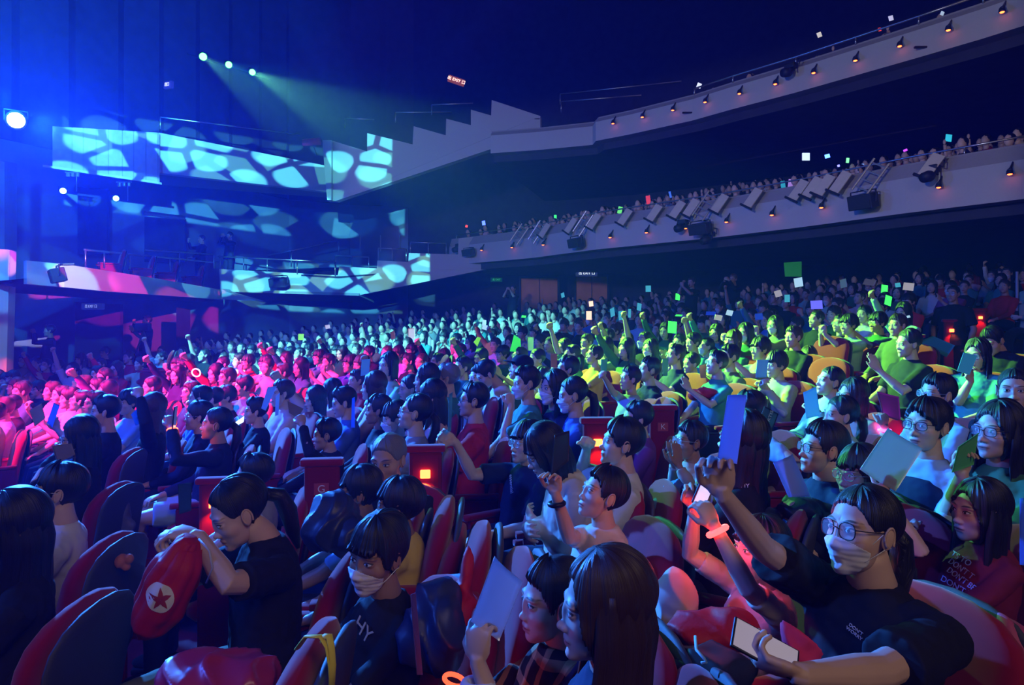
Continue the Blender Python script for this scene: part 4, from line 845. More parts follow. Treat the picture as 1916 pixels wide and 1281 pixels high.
# ------------------------------------------------------------------ people the photograph shows clearly
PLACED = []
def W(px, py, d): return ('w', px, py, d)
def hero(px, py, d, label, a=0., seat=True, floor=None, seat_a=None, **sp):
    p = at(px, py, d); fw = Vector((-math.cos(math.radians(a)), -math.sin(math.radians(a)), 0)); rz = math.atan2(fw.y, fw.x)-math.pi/2
    ch = sp.get('child', 0.); stand = sp.get('stand', False); fz = floor_z(p.x, p.y) if floor is None else floor
    hz = .665; lean = math.radians(sp.get('lean', -6)); z0 = .50 if not stand else .92*(1-.1*ch)
    ts = (p.z-fz-z0)/(hz*math.cos(lean)) if not stand else 1.; ts = min(max(ts, .78 if ch else .86), .95 if ch else 1.10); sp['ts'] = ts
    hcl = Vector((math.sin(math.radians(sp.get('tilt', 0)))*hz*ts, .035+sp.get('droop', 0)-.02+math.sin(lean)*hz*ts, z0+hz*ts*math.cos(lean)-(.03*ts*math.cos(lean) if sp.get('droop') else 0)))
    RZ = Matrix.Rotation(rz, 3, 'Z'); loc = p-RZ @ hcl
    if sp.get('q') is None: sp['q'] = 3 if d < 2.75 else 2 if d < 4.3 else 1
    for kx in ('r', 'l'):
        A_ = sp.get(kx)
        if isinstance(A_, str): A_ = sp[kx] = {'to': A_}
        if A_ and isinstance(A_.get('to'), tuple) and A_['to'][0] == 'w': A_['to'] = RZ.inverted() @ (at(*A_['to'][1:])-loc)
        if A_ and 'el' in A_: A_['el'] = RZ.inverted() @ (at(*A_['el'])-loc)
        if A_ and 'nw' in A_: A_['n'] = RZ.inverted() @ Vector(A_['nw'])
        if A_ and 'dw' in A_: A_['d'] = RZ.inverted() @ Vector(A_['dw'])
        if A_ and 'hw' in A_: A_['hint'] = RZ.inverted() @ Vector(A_['hw'])
    sp.setdefault('seed', int(px) % 97); sp.setdefault('w', .96+.08*((int(px)*7) % 11)/10)
    r = person(sp); r.location = loc; r.rotation_euler = (0, 0, rz); tag(r, label, 'person')
    srz = rz if seat_a is None else math.radians(90+seat_a)
    if seat: place_seat(loc.x, loc.y, loc.z, srz, 'red seat of the '+' '.join(label.split()[:12]))
    PLACED.append((p.x, p.y, .45, px, py, d)); return r, loc, RZ, sp
def hand_world(h, side):
    r, loc, RZ, sp = h
    for t, d, n, s in sp['_hands']:
        if s == side: return loc+RZ @ t, RZ @ d, RZ @ n
m_foil = MT('foil_board', (.70, .72, .80), .34, .6, metal=.45); m_blueb = MT('board_blue', (.14, .38, .90), .45, .4); m_darkb = MT('board_dark', (.02, .03, .04), .4, .4); m_brown = MT('board_brown', (.28, .20, .15), .6, .3)

def thin_sheet(m, col, f=.5):
    nt = m.node_tree; b = nt.nodes['Principled BSDF']; out = [n for n in nt.nodes if n.type == 'OUTPUT_MATERIAL'][0]; t = nt.nodes.new('ShaderNodeBsdfTranslucent'); t.inputs[0].default_value = (*col, 1); mx = nt.nodes.new('ShaderNodeMixShader'); mx.inputs[0].default_value = f
    nt.links.new(b.outputs[0], mx.inputs[1]); nt.links.new(t.outputs[0], mx.inputs[2]); nt.links.new(mx.outputs[0], out.inputs['Surface'])
thin_sheet(m_foil, (.7, .78, .95), .4); thin_sheet(m_blueb, (.25, .5, 1.))
m_sheet = MT('sheet_stage_blue', (.35, .5, .9), .3, .6); thin_sheet(m_sheet, (.4, .6, 1.), .55)  # blue stage light is put into the sheet colour
m_tealb = MT('board_teal', (.05, .35, .45), .4, .4); m_pinkb = MT('board_pink', (.55, .15, .22), .5, .3); m_greenb = MT('board_green', (.10, .5, .12), .5, .3)
def card(corners, label, m=None, curve=0., cat='board', grp=None):
    """thin printed board held up by someone: four corners (column, row, depth), gently bent"""
    P4 = [at(*c) for c in corners]; c0 = sum(P4, Vector())/4; nrm = (P4[1]-P4[0]).cross(P4[3]-P4[0]).normalized(); n = 10; V = []
    for i in range(n+1):
        for j in range(n+1):
            u, v = i/n, j/n; p = P4[0].lerp(P4[1], u).lerp(P4[3].lerp(P4[2], u), v)-c0+nrm*curve*math.sin(u*math.pi); V.append(p)
    b = MB(); N1 = n+1; Fq = [(i*N1+j, (i+1)*N1+j, (i+1)*N1+j+1, i*N1+j+1) for i in range(n) for j in range(n)]
    o_ = len(V); V2 = [v+nrm*.0016 for v in V]; Fb = [tuple(reversed([k+o_ for k in f])) for f in Fq]
    rim = [(i*N1, (i+1)*N1) for i in range(n)]+[(n*N1+j, n*N1+j+1) for j in range(n)]+[((i+1)*N1+n, i*N1+n) for i in range(n)][::-1]+[(j+1, j) for j in range(n)][::-1]
    b.add(V+V2, Fq+Fb+[(a, b2, b2+o_, a+o_) for a, b2 in rim]); o = b.build('board', m or m_foil, None, True, c0); tag(o, label, cat, grp); o['_n'] = tuple(nrm); return o
def bracelet(p, d, r, col, es, label, light=0., rad=.006):
    d = Vector(d).normalized(); a = d.orthogonal().normalized(); c = d.cross(a); pts = [Vector(p)*0+a*math.cos(t)*r+c*math.sin(t)*r for t in np.linspace(0, 2*math.pi, 22)]
    o = MB().tube(pts, rad, 8).build('light_wristband' if es else 'watch', MT('band_%d_%d_%d' % (col[0]*99, col[1]*99, es), col, .4, emit=col if es else None, es=es), None, True, Vector(p)); tag(o, label, 'wristband' if es else 'watch')
    if light:
        l = bpy.data.lights.new('wristband_light', 'POINT'); l.color = col; l.energy = light; l.shadow_soft_size = .03; lo = bpy.data.objects.new('wristband_light', l); COL.objects.link(lo); lo.parent = o; lo.location = a*(r+.02)
    return o
def phone(p, d, n, label, glow=None, s=1.):
    d = Vector(d).normalized(); n = Vector(n); n = (n-d*n.dot(d)).normalized(); e = d.cross(n); R_ = Matrix((e, n, d)).transposed(); r = empty('phone', p); tag(r, label, 'phone')
    MB().box((0, 0, 0), (.074*s, .008*s, .152*s), R_, bev=.004).build('phone_body', m_black, r); g = glow or (.5, .55, .7)
    MB().box(R_ @ Vector((0, .0046*s, 0)), (.066*s, .001, .142*s), R_).build('phone_screen', MT('screen_%d_%d_%d' % tuple(int(k*99) for k in g), g, .2, emit=g, es=1.1), r); return r
H = {}
H[1] = hero(26, 984, 2.35, 'person with long black hair and glasses at the left edge, beside the red seat back', a=30, seat_a=0, q=3, hair=('long', 'black'), hl=.36, glasses=1, top='black', sleeve='long', head=(4, -6, 0))
H[2] = hero(106, 918, 3.1, 'person with thin-rimmed glasses, swept back hair and white shirt looking up', a=26, seat_a=0, hair=('parted', 'black'), glasses='wire', top='white', sleeve='long', head=(0, 8, 0), r='knee')
H[3] = hero(150, 816, 4.3, 'person with very long black hair, white mask and glasses holding a brown board', a=30, seat_a=0, q=2, hair=('long', 'black'), hl=.46, mask=1, glasses=1, top='black', sleeve='long', head=(6, -8, 0), l={'to': W(112, 850, 4.15), 'pose': 'hold'})
H[4] = hero(196, 768, 5.4, 'person with tied black hair in black, just behind the masked long-haired person', a=26, seat_a=0, hair=('short', 'black'), top='black', sleeve='long')
H[5] = hero(458, 946, 2.45, 'person with black ponytail in black tee, looking down into a red drawstring bag', a=34, seat_a=0, q=3, hair=('pony', 'black'), top='black', head=(4, -24, 0), lean=2, droop=.03, legs='olive',
            l={'to': W(372, 1004, 2.22), 'pose': 'hold', 'el': (428, 1092, 2.12), 'nw': (0, .2, -1), 'dw': (-1, .1, .2)}, r={'to': W(352, 1000, 2.45), 'pose': 'hold', 'nw': (0, .2, -1), 'dw': (-1, -.2, 0)})
H[6] = hero(474, 888, 3.6, 'child with short black hair half hidden behind the person with the ponytail', a=14, child=1, hair=('short', 'black'), top='grey')
H[7] = hero(402, 793, 5.0, 'student in dark jacket and pale skirt holding one arm up with a phone', a=20, q=2, hair=('pony', 'black'), top='navy', sleeve='long', bare_legs=1, skirt=1, legs='lightblue', head=(0, 6, 0), l={'to': W(322, 800, 4.8), 'pose': 'hold'}, sk=1)
H[8] = hero(370, 778, 5.6, 'student with glasses and parted hair beside the student with raised phone', a=22, hair=('parted', 'black'), glasses='wire', top='navy', sleeve='long', head=(4, 4, 0))
H[9] = hero(610, 812, 4.8, 'child in black blazer with white collar raising a fist towards a silver board', a=14, q=2, child=1, sk=1, hair=('short', 'black'), top='black', sleeve='long', l={'to': W(566, 795, 4.6), 'pose': 'fist'})
H[10] = hero(729, 856, 3.4, 'person with ash-dyed hair tied up, in black jacket, looking down', a=82, q=2, hair=('bun', 'grey'), top='black', sleeve='long', head=(-10, -9, 0), sk=1)
H[11] = hero(672, 918, 3.15, 'child with tan skin and black bowl haircut in pale blue shirt, profile to the left', a=10, seat_a=0, q=2, child=1, sk=2, hair=('bowl', 'black'), top='lightblue', head=(0, 2, 0))
H[12] = hero(742, 945, 2.85, 'child with black bowl haircut in a yellow t-shirt', a=4, seat_a=0, q=2, child=1, sk=2, hair=('bowl', 'black'), top='yellow', head=(0, 6, 0))
H[13] = hero(703, 1030, 2.1, 'child in white face mask and black shirt turning to the camera', a=34, q=3, child=1, sk=2, hair=('bowl', 'black'), mask=1, top='black', head=(24, -4, -6), topname='jersey', lean=-2)
H[14] = hero(1034, 1120, 1.85, 'child with short black hair in dark checked shirt raising a curled hand', a=14, q=3, child=1, hair=('short', 'black'), top='plaid', head=(2, 0, 0), l={'to': W(894, 1240, 1.62), 'pose': 'hold', 'dw': (.0, .1, 1), 'nw': (.4, .9, 0), 'hint': (-.2, -.3, -1)})
H[15] = hero(1130, 1132, 1.55, 'person with long brown hair in navy and white top, nearest at the bottom', a=0, q=3, hair=('long', 'brown'), hl=.34, top='navy', head=(2, -2, 0), w=.97)
H[16] = hero(1118, 925, 2.75, 'child in white tee with black wristwatch looking up, arm raised', a=14, q=3, child=1, hair=('short', 'black'), top='white', head=(2, 20, 0), r={'to': W(1040, 925, 2.62), 'pose': 'pinch', 'hint': (.1, -.2, -1), 'dw': (-.1, 0, 1), 'nw': (-.6, -.8, 0)})
H[17] = hero(1158, 828, 3.4, 'person with parted black hair in plain cream tee watching upwards', a=2, q=2, hair=('parted', 'black'), top='white', head=(2, 10, 0), r={'to': W(1098, 838, 3.6), 'pose': 'fist'})
H[18] = hero(984, 828, 4.0, 'person with black fringe and glasses in navy polo stretching one arm to the left', a=34, q=2, hair=('bowl', 'black'), glasses='wire', top='navy', head=(0, 4, 0), r={'to': W(852, 826, 3.95), 'pose': 'pinch', 'dw': (-1, 0, .5), 'hint': (.2, 0, -1)})
H[19] = hero(1028, 836, 3.35, 'person with long fringe in cream shirt with folded arms, bowed behind a dark board', a=10, q=2, hair=('long_fringe', 'black'), hl=.14, top='cream', sleeve='long', head=(0, -26, 0), droop=.04, lean=4, l='cross', r='cross')
H[20] = hero(1415, 1030, 2.35, 'child in pale pink tee holding a phone and a red light up with both arms', a=12, q=3, child=1, hair=('bowl', 'black'), top='cream', head=(4, 10, 0), r={'to': W(1300, 950, 2.42), 'pose': 'hold', 'hint': (.5, 0, -1), 'dw': (-.1, 0, 1)}, l={'to': W(1338, 985, 2.2), 'pose': 'hold', 'hint': (-.6, .2, -.4)})
H[21] = hero(1612, 992, 1.9, 'person in black tee, glasses and white mask with arm raised high holding silver board', a=22, q=3, wide=1.22, neck=1.12, hair=('pony', 'black'), mask=1, glasses='round', top='black', head=(-2, 8, 4), w=1.06, lean=0,
             r={'to': W(1352, 925, 1.78), 'pose': 'pinch', 'hint': (.5, .2, -.7), 'dw': (-.15, 0, 1), 'nw': (-.4, -.9, 0)}, l={'to': W(1500, 1262, 1.45), 'pose': 'hold', 'dw': (-1, .2, .25), 'nw': (0, .6, .8)})
H[22] = hero(1830, 955, 2.5, 'child with long black hair in maroon sleeves and dark lettered t-shirt', a=6, q=3, child=1, hair=('long', 'black'), hl=.32, top='maroon', head=(0, 2, 0), r={'to': W(1722, 1008, 2.75), 'pose': 'fist', 'hint': (.4, 0, -1)})
H[24] = hero(1385, 822, 2.95, 'person with long straight black hair and black jacket with small pale emblem', a=-32, q=2, hair=('long', 'black'), hl=.4, top='black', sleeve='long', head=(-10, 4, 0))
H[25] = hero(1400, 766, 4.4, 'person in blue mask holding up a dark board with white lettering', a=4, hair=('short', 'black'), mask=1, top='lightblue', sleeve='long', l={'to': W(1436, 822, 4.2), 'pose': 'hold'})
H[26] = hero(1289, 825, 3.9, 'child with glasses pressing both palms together, in beige checked shirt', a=14, q=2, child=1, sk=2, hair=('short', 'black'), glasses='wire', top='beige', sleeve='long', r={'to': W(1262, 868, 3.72), 'pose': 'flat', 'dw': (-.1, 0, 1)}, l={'to': W(1270, 872, 3.66), 'pose': 'flat', 'dw': (-.1, 0, 1)}, head=(0, 6, 0))
H[27] = hero(1193, 783, 4.8, 'person with short black hair in purple top behind the cream tee', a=4, hair=('short', 'black'), top='purple')
H[28] = hero(1211, 692, 6.5, 'person with black tee and folded arms, head tilted up', a=14, q=2, hair=('short', 'black'), top='black', sk=1, head=(0, 12, 0), r='cross', l='cross')
H[29] = hero(1363, 667, 6.7, 'person in dark green lit shirt with a watch, red bag in front', a=18, q=2, hair=('short', 'black'), top='olive', head=(0, 4, 0))
H[30] = hero(1452, 682, 6.2, 'person in pale long-sleeved shirt holding a bright blue board', a=22, hair=('bowl', 'black'), top='beige', sleeve='long', r={'to': W(1428, 722, 6.), 'pose': 'hold'}, l={'to': W(1436, 728, 6.)})
H[31] = hero(1536, 838, 3.1, 'person with short black hair, dark-rimmed glasses and navy jacket', a=4, q=2, hair=('short', 'black'), glasses=1, top='navy', sleeve='long', head=(0, 6, 0), l={'to': W(1512, 975, 2.85), 'pose': 'hold'}, w=1.02)
H[32] = hero(1606, 886, 2.75, 'child with thin glasses lit red and blue, holding a large silver board', a=20, q=2, child=1, hair=('bowl', 'black'), glasses='wire', top='navy', head=(0, 2, 0), l={'to': W(1652, 930, 2.5), 'pose': 'hold', 'dw': (.2, 0, 1)})
H[33] = hero(1733, 795, 3.1, 'person with parted hair and square glasses in pale tee under a dark vest', a=24, q=2, hair=('parted', 'black'), glasses=1, top='lightblue', vest='navy', head=(2, 4, 0), w=1.04)
H[34] = hero(1866, 806, 2.9, 'person with shoulder-length hair and black-framed glasses lit green at the right', a=14, q=2, hair=('long', 'black'), hl=.20, glasses=1, top='green', head=(4, 4, 0), r={'to': W(1800, 890, 2.8), 'pose': 'hold', 'dw': (0, 0, 1)})
H[35] = hero(1898, 728, 3.8, 'person with very short hair at the right edge, above the green-lit glasses wearer', a=52, q=2, hair=('crop', 'black'), top='black', w=1.05)
H[36] = hero(1549, 714, 5.4, 'person with tied hair smiling upwards in green top', a=6, q=2, hair=('pony', 'black'), top='mint', sleeve='long', head=(0, 12, 0), l={'to': W(1530, 770, 5.2)})
H[37] = hero(1570, 776, 4.3, 'person with dark ponytail in pale mint top in front of the smiling person', a=4, hair=('pony', 'black'), top='mint', head=(0, 4, 0))
H[38] = hero(1594, 740, 4.9, 'person with round glasses and long dark hair, magenta light in hand', a=10, q=2, hair=('long', 'black'), hl=.25, glasses='round', top='beige', sleeve='long', head=(0, 2, 0), l={'to': W(1655, 800, 4.6), 'pose': 'fist', 'dw': (0, 0, 1)})
H[39] = hero(1752, 737, 4.1, 'person with cropped hair and glasses in a light blue shirt', a=10, q=2, hair=('short', 'black'), glasses='wire', top='lightblue', head=(0, 4, 0))
H[40] = hero(1828, 663, 5.4, 'person with long hair and glasses peering over a bright blue board', a=28, q=2, hair=('long', 'black'), hl=.3, glasses='round', top='teal', head=(4, -4, 0), r={'to': W(1816, 712, 5.2), 'pose': 'hold', 'dw': (-.2, 0, 1)})
H[41] = hero(1862, 632, 6.0, 'person in black tee bowing the head at the far right', a=20, q=2, hair=('short', 'black'), top='black', head=(0, -30, 0), droop=.04)
H[42] = hero(984, 715, 5.1, 'person with white mask resting chin on hand, green-lit shirt', a=16, q=2, hair=('short', 'black'), mask=1, top='teal', head=(4, -2, 0), l='chin')
H[43] = hero(1036, 724, 5.0, 'person with long hair and white mask in dark blue pattern', a=22, q=2, hair=('long', 'black'), hl=.3, mask=1, top='navy', head=(4, -2, 0))
H[44] = hero(1072, 737, 4.8, 'person with blue mask and blue blouse, hair tied back', a=4, q=2, hair=('pony', 'black'), mask=1, top='blue', sleeve='long', head=(2, -6, 0))
H[45] = hero(884, 748, 4.8, 'person with cropped hair and glasses in red football shirt', a=6, q=2, wide=1.2, hair=('short', 'black'), glasses=1, top='red', head=(0, 4, 0))
H[46] = hero(810, 742, 5.0, 'person with long black hair in dusty pink top looking down', a=2, hair=('long', 'black'), hl=.34, top='pink', sleeve='long', head=(0, -10, 0))
H[47] = hero(772, 771, 4.5, 'person with ponytail and thin glasses in grey tee', a=6, q=2, hair=('pony', 'black'), glasses='wire', top='grey', head=(0, 10, 0))
H[48] = hero(740, 780, 4.9, 'child in pale blue mask beside the person in grey tee', a=18, child=1, hair=('bowl', 'black'), mask=1, top='blue', head=(4, -6, 0))
H[49] = hero(706, 766, 5.1, 'child with tan skin and thick black hair in black jacket', a=10, child=1, sk=2, hair=('short', 'black'), top='black', sleeve='long', head=(0, 4, 0))
H[50] = hero(698, 722, 5.9, 'person with long magenta-lit brown hair, seen in profile', a=8, hair=('long', 'brown'), hl=.2, top='pink')
H[51] = hero(726, 682, 6.9, 'smiling person in mint top with shoulder-length hair facing the camera', a=52, hair=('long', 'black'), hl=.14, top='mint')
H[52] = hero(836, 706, 5.9, 'person with grey hair and blue-lit glasses', a=4, hair=('short', 'grey'), glasses='wire', top='teal', wide=1.1)
H[53] = hero(797, 708, 5.8, 'person with dark chin-length hair in front of the empty seats', a=10, hair=('long', 'black'), hl=.08, top='black')
H[54] = hero(916, 694, 6.2, 'person in white shirt with checked sleeve bending head down', a=20, hair=('short', 'black'), top='white', head=(0, -34, 0), droop=.05, lean=4)
H[55] = hero(972, 688, 6.4, 'person in a cap looking up behind the chin-resting person', a=10, hair=('short', 'black'), hat='cap', hatc='black', top='teal', head=(0, 8, 0))
H[56] = hero(1177, 708, 6.1, 'child in pale green tee beside the folded arms, one hand up', a=18, child=1, hair=('short', 'black'), top='lightblue', r={'to': W(1130, 705, 5.9)}, head=(0, 6, 0))
H[57] = hero(1060, 690, 6.3, 'person with short hair in dark tee behind the two masked faces', a=10, hair=('short', 'black'), top='navy', sk=1, head=(0, 6, 0))
H[58] = hero(646, 750, 5.6, 'person with black hair in magenta light, eyes lowered', a=20, hair=('short', 'black'), top='blue', head=(0, -12, 0))
H[59] = hero(478, 768, 5.7, 'child with magenta-lit face in dark jacket beside a white card', a=24, child=1, hair=('short', 'black'), top='black', sleeve='long')
H[60] = hero(281, 765, 5.6, 'person with long reddish hair raising one dark sleeve', a=20, hair=('long', 'brown'), hl=.22, top='black', sleeve='long', l={'to': W(262, 742, 5.4), 'pose': 'hold'})
H[61] = hero(240, 752, 6.2, 'child with fringe facing forward in blue and pink light', a=60, child=1, hair=('bowl', 'black'), top='lightblue')
# standing staff
H[70] = hero(92, 618, 14.2, 'photographer in black with a white pass standing by the left wall', a=150-110, seat=False, stand=True, q=1, hair=('short', 'black'), top='black', sleeve='long', legs='black', r='camera', l='camera', sk=1)
H[71] = hero(377, 447, 19.9, 'staff member in black standing in the side box, head lowered', a=55, seat=False, stand=True, floor=2.32, q=1, hair=('tied', 'black'), top='black', sleeve='long', legs='black', r='phone')
H[72] = hero(430, 441, 21.25, 'photographer in black with pale pass standing in the middle gallery', a=65, seat=False, stand=True, floor=2.5, q=1, hair=('short', 'black'), top='black', sleeve='long', legs='black', r='camera', l='camera')
H[73] = hero(275, 600, 16.3, 'camera operator behind a tripod under the side box', a=50, seat=False, stand=True, q=1, hair=('short', 'black'), top='black', sleeve='long', legs='black', r='camera', l='clasp')
H[74] = hero(960, 540, 21.5, 'person standing by the back doors with camera raised', a=55, seat=False, stand=True, q=1, hair=('short', 'black'), top='black', legs='black', r='camera', l='camera')
H[75] = hero(1372, 522, 15.5, 'camera operator in black with pale headphones near the back', a=40, seat=False, stand=True, q=1, hair=('short', 'blonde'), top='black', sleeve='long', legs='black', r='camera', l='camera')
H[76] = hero(1294, 528, 16, 'camera operator leaning to a lit viewfinder near the back', a=40, seat=False, stand=True, q=1, hair=('short', 'black'), top='black', legs='black', r='camera', l='phone')
H[77] = hero(1884, 511, 12.5, 'masked attendant standing at the back right by a white pole', a=40, seat=False, stand=True, q=1, hair=('short', 'black'), mask=1, top='black', legs='black', r='side', l='side')
H[78] = hero(1783, 549, 9.5, 'person with glasses in black polo standing in the right aisle', a=35, seat=False, stand=True, q=1, hair=('crop', 'black'), glasses='wire', top='black', legs='black', r='side', l='side', wide=1.1, sk=1)
def zone(px, py):
    if px < 560 and py > 672: return 'magenta-lit block on the left'
    if px < 800: return 'cyan-lit rows on the far left'
    if px < 1060 and py < 660: return 'blue-green rows at the back centre'
    if px >= 980 and py > 590: return 'green-lit rows in the centre right'
    if py < 600: return 'dim rows under the balcony'
    return 'rows in the middle of the stalls'
# ------------------------------------------------------------------ boards, phones and lights in people's hands
from mathutils.bvhtree import BVHTree
def col_board(name, c, em=0., rough=.4, metal=0.): return MT('board_'+name, c, rough, .5, metal=metal, emit=c if em else None, es=em)  # em lets a plain board glow as if lit, though no lamp
card([(1362, 740, 1.70), (1397, 739, 1.82), (1379, 868, 1.80), (1344, 856, 1.68)], 'tall silver-blue foil board held high by the person in glasses and mask', m_sheet, .012)
card([(1038, 813, 2.60), (1066, 805, 2.70), (1064, 862, 2.68), (1031, 890, 2.58)], 'dark board with white print raised by the child with the wristwatch', m_darkb)
card([(926, 1040, 1.56), (978, 1088, 1.68), (934, 1199, 1.66), (881, 1163, 1.56)], 'large silver board behind the curled hand at bottom centre', m_foil, .02)
card([(769, 1112, 1.66), (778, 1108, 1.80), (791, 1262, 1.80), (781, 1262, 1.66)], 'board seen nearly edge-on above the orange-lit fingers at the bottom', MT('board_violet', (.16, .08, .22), .4))
card([(97, 834, 4.05), (134, 829, 4.2), (141, 850, 4.2), (108, 866, 4.05)], 'brown board in the hand of the masked long-haired person', m_brown)
card([(55, 767, 6.6), (78, 754, 6.7), (85, 782, 6.7), (65, 798, 6.6)], 'brown board held low in the magenta-lit row at the left', m_brown)
card([(88, 790, 6.2), (101, 753, 6.3), (112, 758, 6.35), (98, 800, 6.25)], 'slanting blue-grey board between two magenta-lit faces', m_blueb)
card([(245, 775, 5.5), (256, 764, 5.5), (266, 790, 5.6), (254, 796, 5.5)], 'pale blue board under the raised dark sleeve', m_blueb)
card([(431, 796, 5.3), (457, 778, 5.4), (456, 789, 5.4), (434, 801, 5.3)], 'small glowing white card in front of the magenta-lit child', col_board('lit_white', (.7, .9, 1.), 1.6))
card([(501, 724, 4.6), (518, 722, 4.7), (497, 768, 4.65), (489, 764, 4.55)], 'narrow silver board above the fist of the blazer child', m_foil)
card([(516, 742, 4.9), (524, 734, 5.0), (521, 776, 5.), (515, 778, 4.9)], 'thin pale violet board just right of the narrow silver board', m_foil)
card([(538, 750, 5.2), (568, 764, 5.3), (558, 782, 5.3), (541, 772, 5.2)], 'board lit orange-red in front of a dark cap of hair', m_brown)
card([(677, 673, 6.5), (693, 671, 6.7), (690, 701, 6.7), (675, 703, 6.5)], 'bright blue board left of the smiling mint-shirted person', col_board('bright_blue', (.06, .22, .9), .25))
card([(659, 745, 4.8), (664, 742, 4.9), (664, 800, 4.9), (657, 800, 4.8)], 'edge-on blue board between the two children in black jackets', m_blueb)
card([(841, 737, 3.85), (847, 733, 3.98), (844, 806, 3.98), (838, 806, 3.85)], 'narrow blue board in the outstretched hand before the red football shirt', m_tealb)
card([(954, 657, 8.5), (962, 626, 8.5), (974, 634, 8.6), (975, 659, 8.6)], 'green glowing fan-shaped board among the blue-green rows', col_board('lit_green', (.04, .75, .1), .7))
card([(886, 640, 8.5), (894, 630, 8.5), (900, 632, 8.6), (893, 648, 8.6)], 'yellow-green board tilted in front of the dark tees', col_board('lit_lime', (.3, .9, .05), .5))
card([(1030, 661, 6.8), (1043, 661, 6.9), (1042, 687, 6.9), (1031, 687, 6.8)], 'pink phone case held upright in the green-lit rows, nearer the chin-resting person', m_pinkb)
card([(987, 630, 9), (999, 630, 9), (998, 656, 9), (988, 656, 9)], 'silver foil board catching white light at the back of green rows', m_foil)
card([(1125, 672, 6.0), (1137, 671, 6.1), (1134, 703, 6.1), (1124, 703, 6.0)], 'pale teal and pink board beside the child with a raised hand', m_tealb)
card([(1308, 683, 6.2), (1321, 681, 6.3), (1321, 707, 6.3), (1311, 707, 6.2)], 'pink and blue phone held by the person with dark suit in green light', m_pinkb)
card([(1240, 671, 6.3), (1251, 670, 6.4), (1249, 703, 6.4), (1241, 703, 6.3)], 'light teal board in front of the checked shirt boy in green light', m_tealb)
card([(1417, 673, 5.9), (1438, 673, 6.0), (1434, 706, 6.0), (1414, 706, 5.9)], 'bright blue board held before the pale long-sleeved person', col_board('bright_blue', (.06, .22, .9), .25))
cd = card([(1430, 759, 4.1), (1457, 774, 4.2), (1443, 811, 4.2), (1418, 799, 4.1)], 'dark board with white lettering beside the blue mask', m_darkb)
card([(1447, 865, 2.72), (1482, 847, 2.85), (1519, 932, 2.85), (1476, 930, 2.70)], 'bent blue foil board in front of the navy jacket', m_sheet, -.03)
card([(1662, 800, 2.42), (1727, 839, 2.56), (1676, 919, 2.5), (1609, 878, 2.38)], 'big silver board with light streak in front of square-glasses person', m_foil, .012)
card([(1503, 734, 5.0), (1527, 723, 5.1), (1535, 777, 5.1), (1509, 783, 5.0)], 'pale blue board held by the smiling person in mint green', m_blueb)
card([(1641, 732, 4.7), (1682, 742, 4.8), (1686, 789, 4.8), (1652, 777, 4.7)], 'purple board behind the magenta light ring', col_board('purple', (.16, .06, .35)))
card([(1803, 659, 5.05), (1829, 665, 5.15), (1814, 701, 5.1), (1791, 694, 5.0)], 'bright blue board in front of the long-haired glasses wearer at far right', col_board('bright_cyan', (.05, .42, .9), .2))
card([(1793, 836, 2.68), (1831, 810, 2.78), (1822, 869, 2.78), (1781, 884, 2.68)], 'green-lit clear board in front of green-lit glasses wearer', m_greenb)  # green light on the clear board is put into its colour
card([(1909, 932, 2.1), (1930, 930, 2.2), (1930, 1060, 2.2), (1909, 1056, 2.1)], 'blue board cut off by the right edge', m_blueb)
card([(1718, 640, 7.2), (1745, 628, 7.3), (1787, 646, 7.3), (1771, 668, 7.2)], 'teal board over the seat beside the aisle lights', m_tealb)
FAR = [(1456, 549, 13, 12, 'white', 'creased white paper sheet'), (1494, 528, 16, 17, 'cyan_white', 'cyan and white board'), (1473, 558, 10, 14, 'cyan', 'small cyan board'), (1700, 536, 20, 14, 'white', 'tilted white board'), (1627, 528, 22, 11, 'grey', 'grey-white board'),
       (1578, 530, 12, 16, 'blue_grey', 'blue-grey patterned board'), (1528, 570, 22, 16, 'violet', 'violet-blue light board'), (1258, 612, 16, 22, 'lit_green', 'brilliant green light board'), (1344, 594, 14, 10, 'white', 'white phone pair'), (1146, 584, 8, 16, 'cyan', 'cyan phone'), (1162, 590, 9, 17, 'cyan', 'teal board'), (1178, 586, 5, 16, 'cyan', 'thin teal board'),
       (1196, 574, 8, 14, 'cyan', 'pale blue board'), (1053, 552, 6, 9, 'cyan', 'tiny blue phone'), (1106, 568, 8, 10, 'warm', 'phone with warm flash'), (1102, 590, 10, 16, 'warm', 'orange-white lit phone'), (906, 604, 7, 12, 'cyan_white', 'phone showing bluish picture'), (907, 612, 9, 9, 'cyan_white', 'second phone under the bluish one'), (613, 611, 9, 7, 'pinkish', 'pink phone'), (770, 624, 12, 20, 'pinkish', 'pink and white poster'),
       (1655, 541, 12, 16, 'lit_green', 'green light ring fan'), (1662, 562, 12, 18, 'lit_green', 'green glowing bag board'), (735, 627, 8, 15, 'red', 'dark red phone case'), (1420, 592, 14, 12, 'deepblue', 'deep blue board'), (1330, 586, 18, 7, 'deepblue', 'deep blue light bar'), (1270, 590, 12, 3, 'lit_green', 'green light stick'), (443, 700, 0, 0, '', ''), (537, 641, 4, 4, 'cyan', 'tiny cyan star light'), (563, 630, 11, 12, 'yellow', 'yellow cloth board'), (980, 592, 8, 4, 'lit_green', 'green spark light'), (1700, 592, 6, 4, 'cyan_white', 'little bluish phone'), (1680, 533, 10, 8, 'cyan', 'cyan phone by the green ring'), (1213, 540, 10, 12, 'cyan', 'cyan phone by the white pole'), (1268, 555, 8, 12, 'lit_green', 'dim green phone'), (1365, 585, 12, 10, 'cyan_white', 'crinkled silver wrap')]
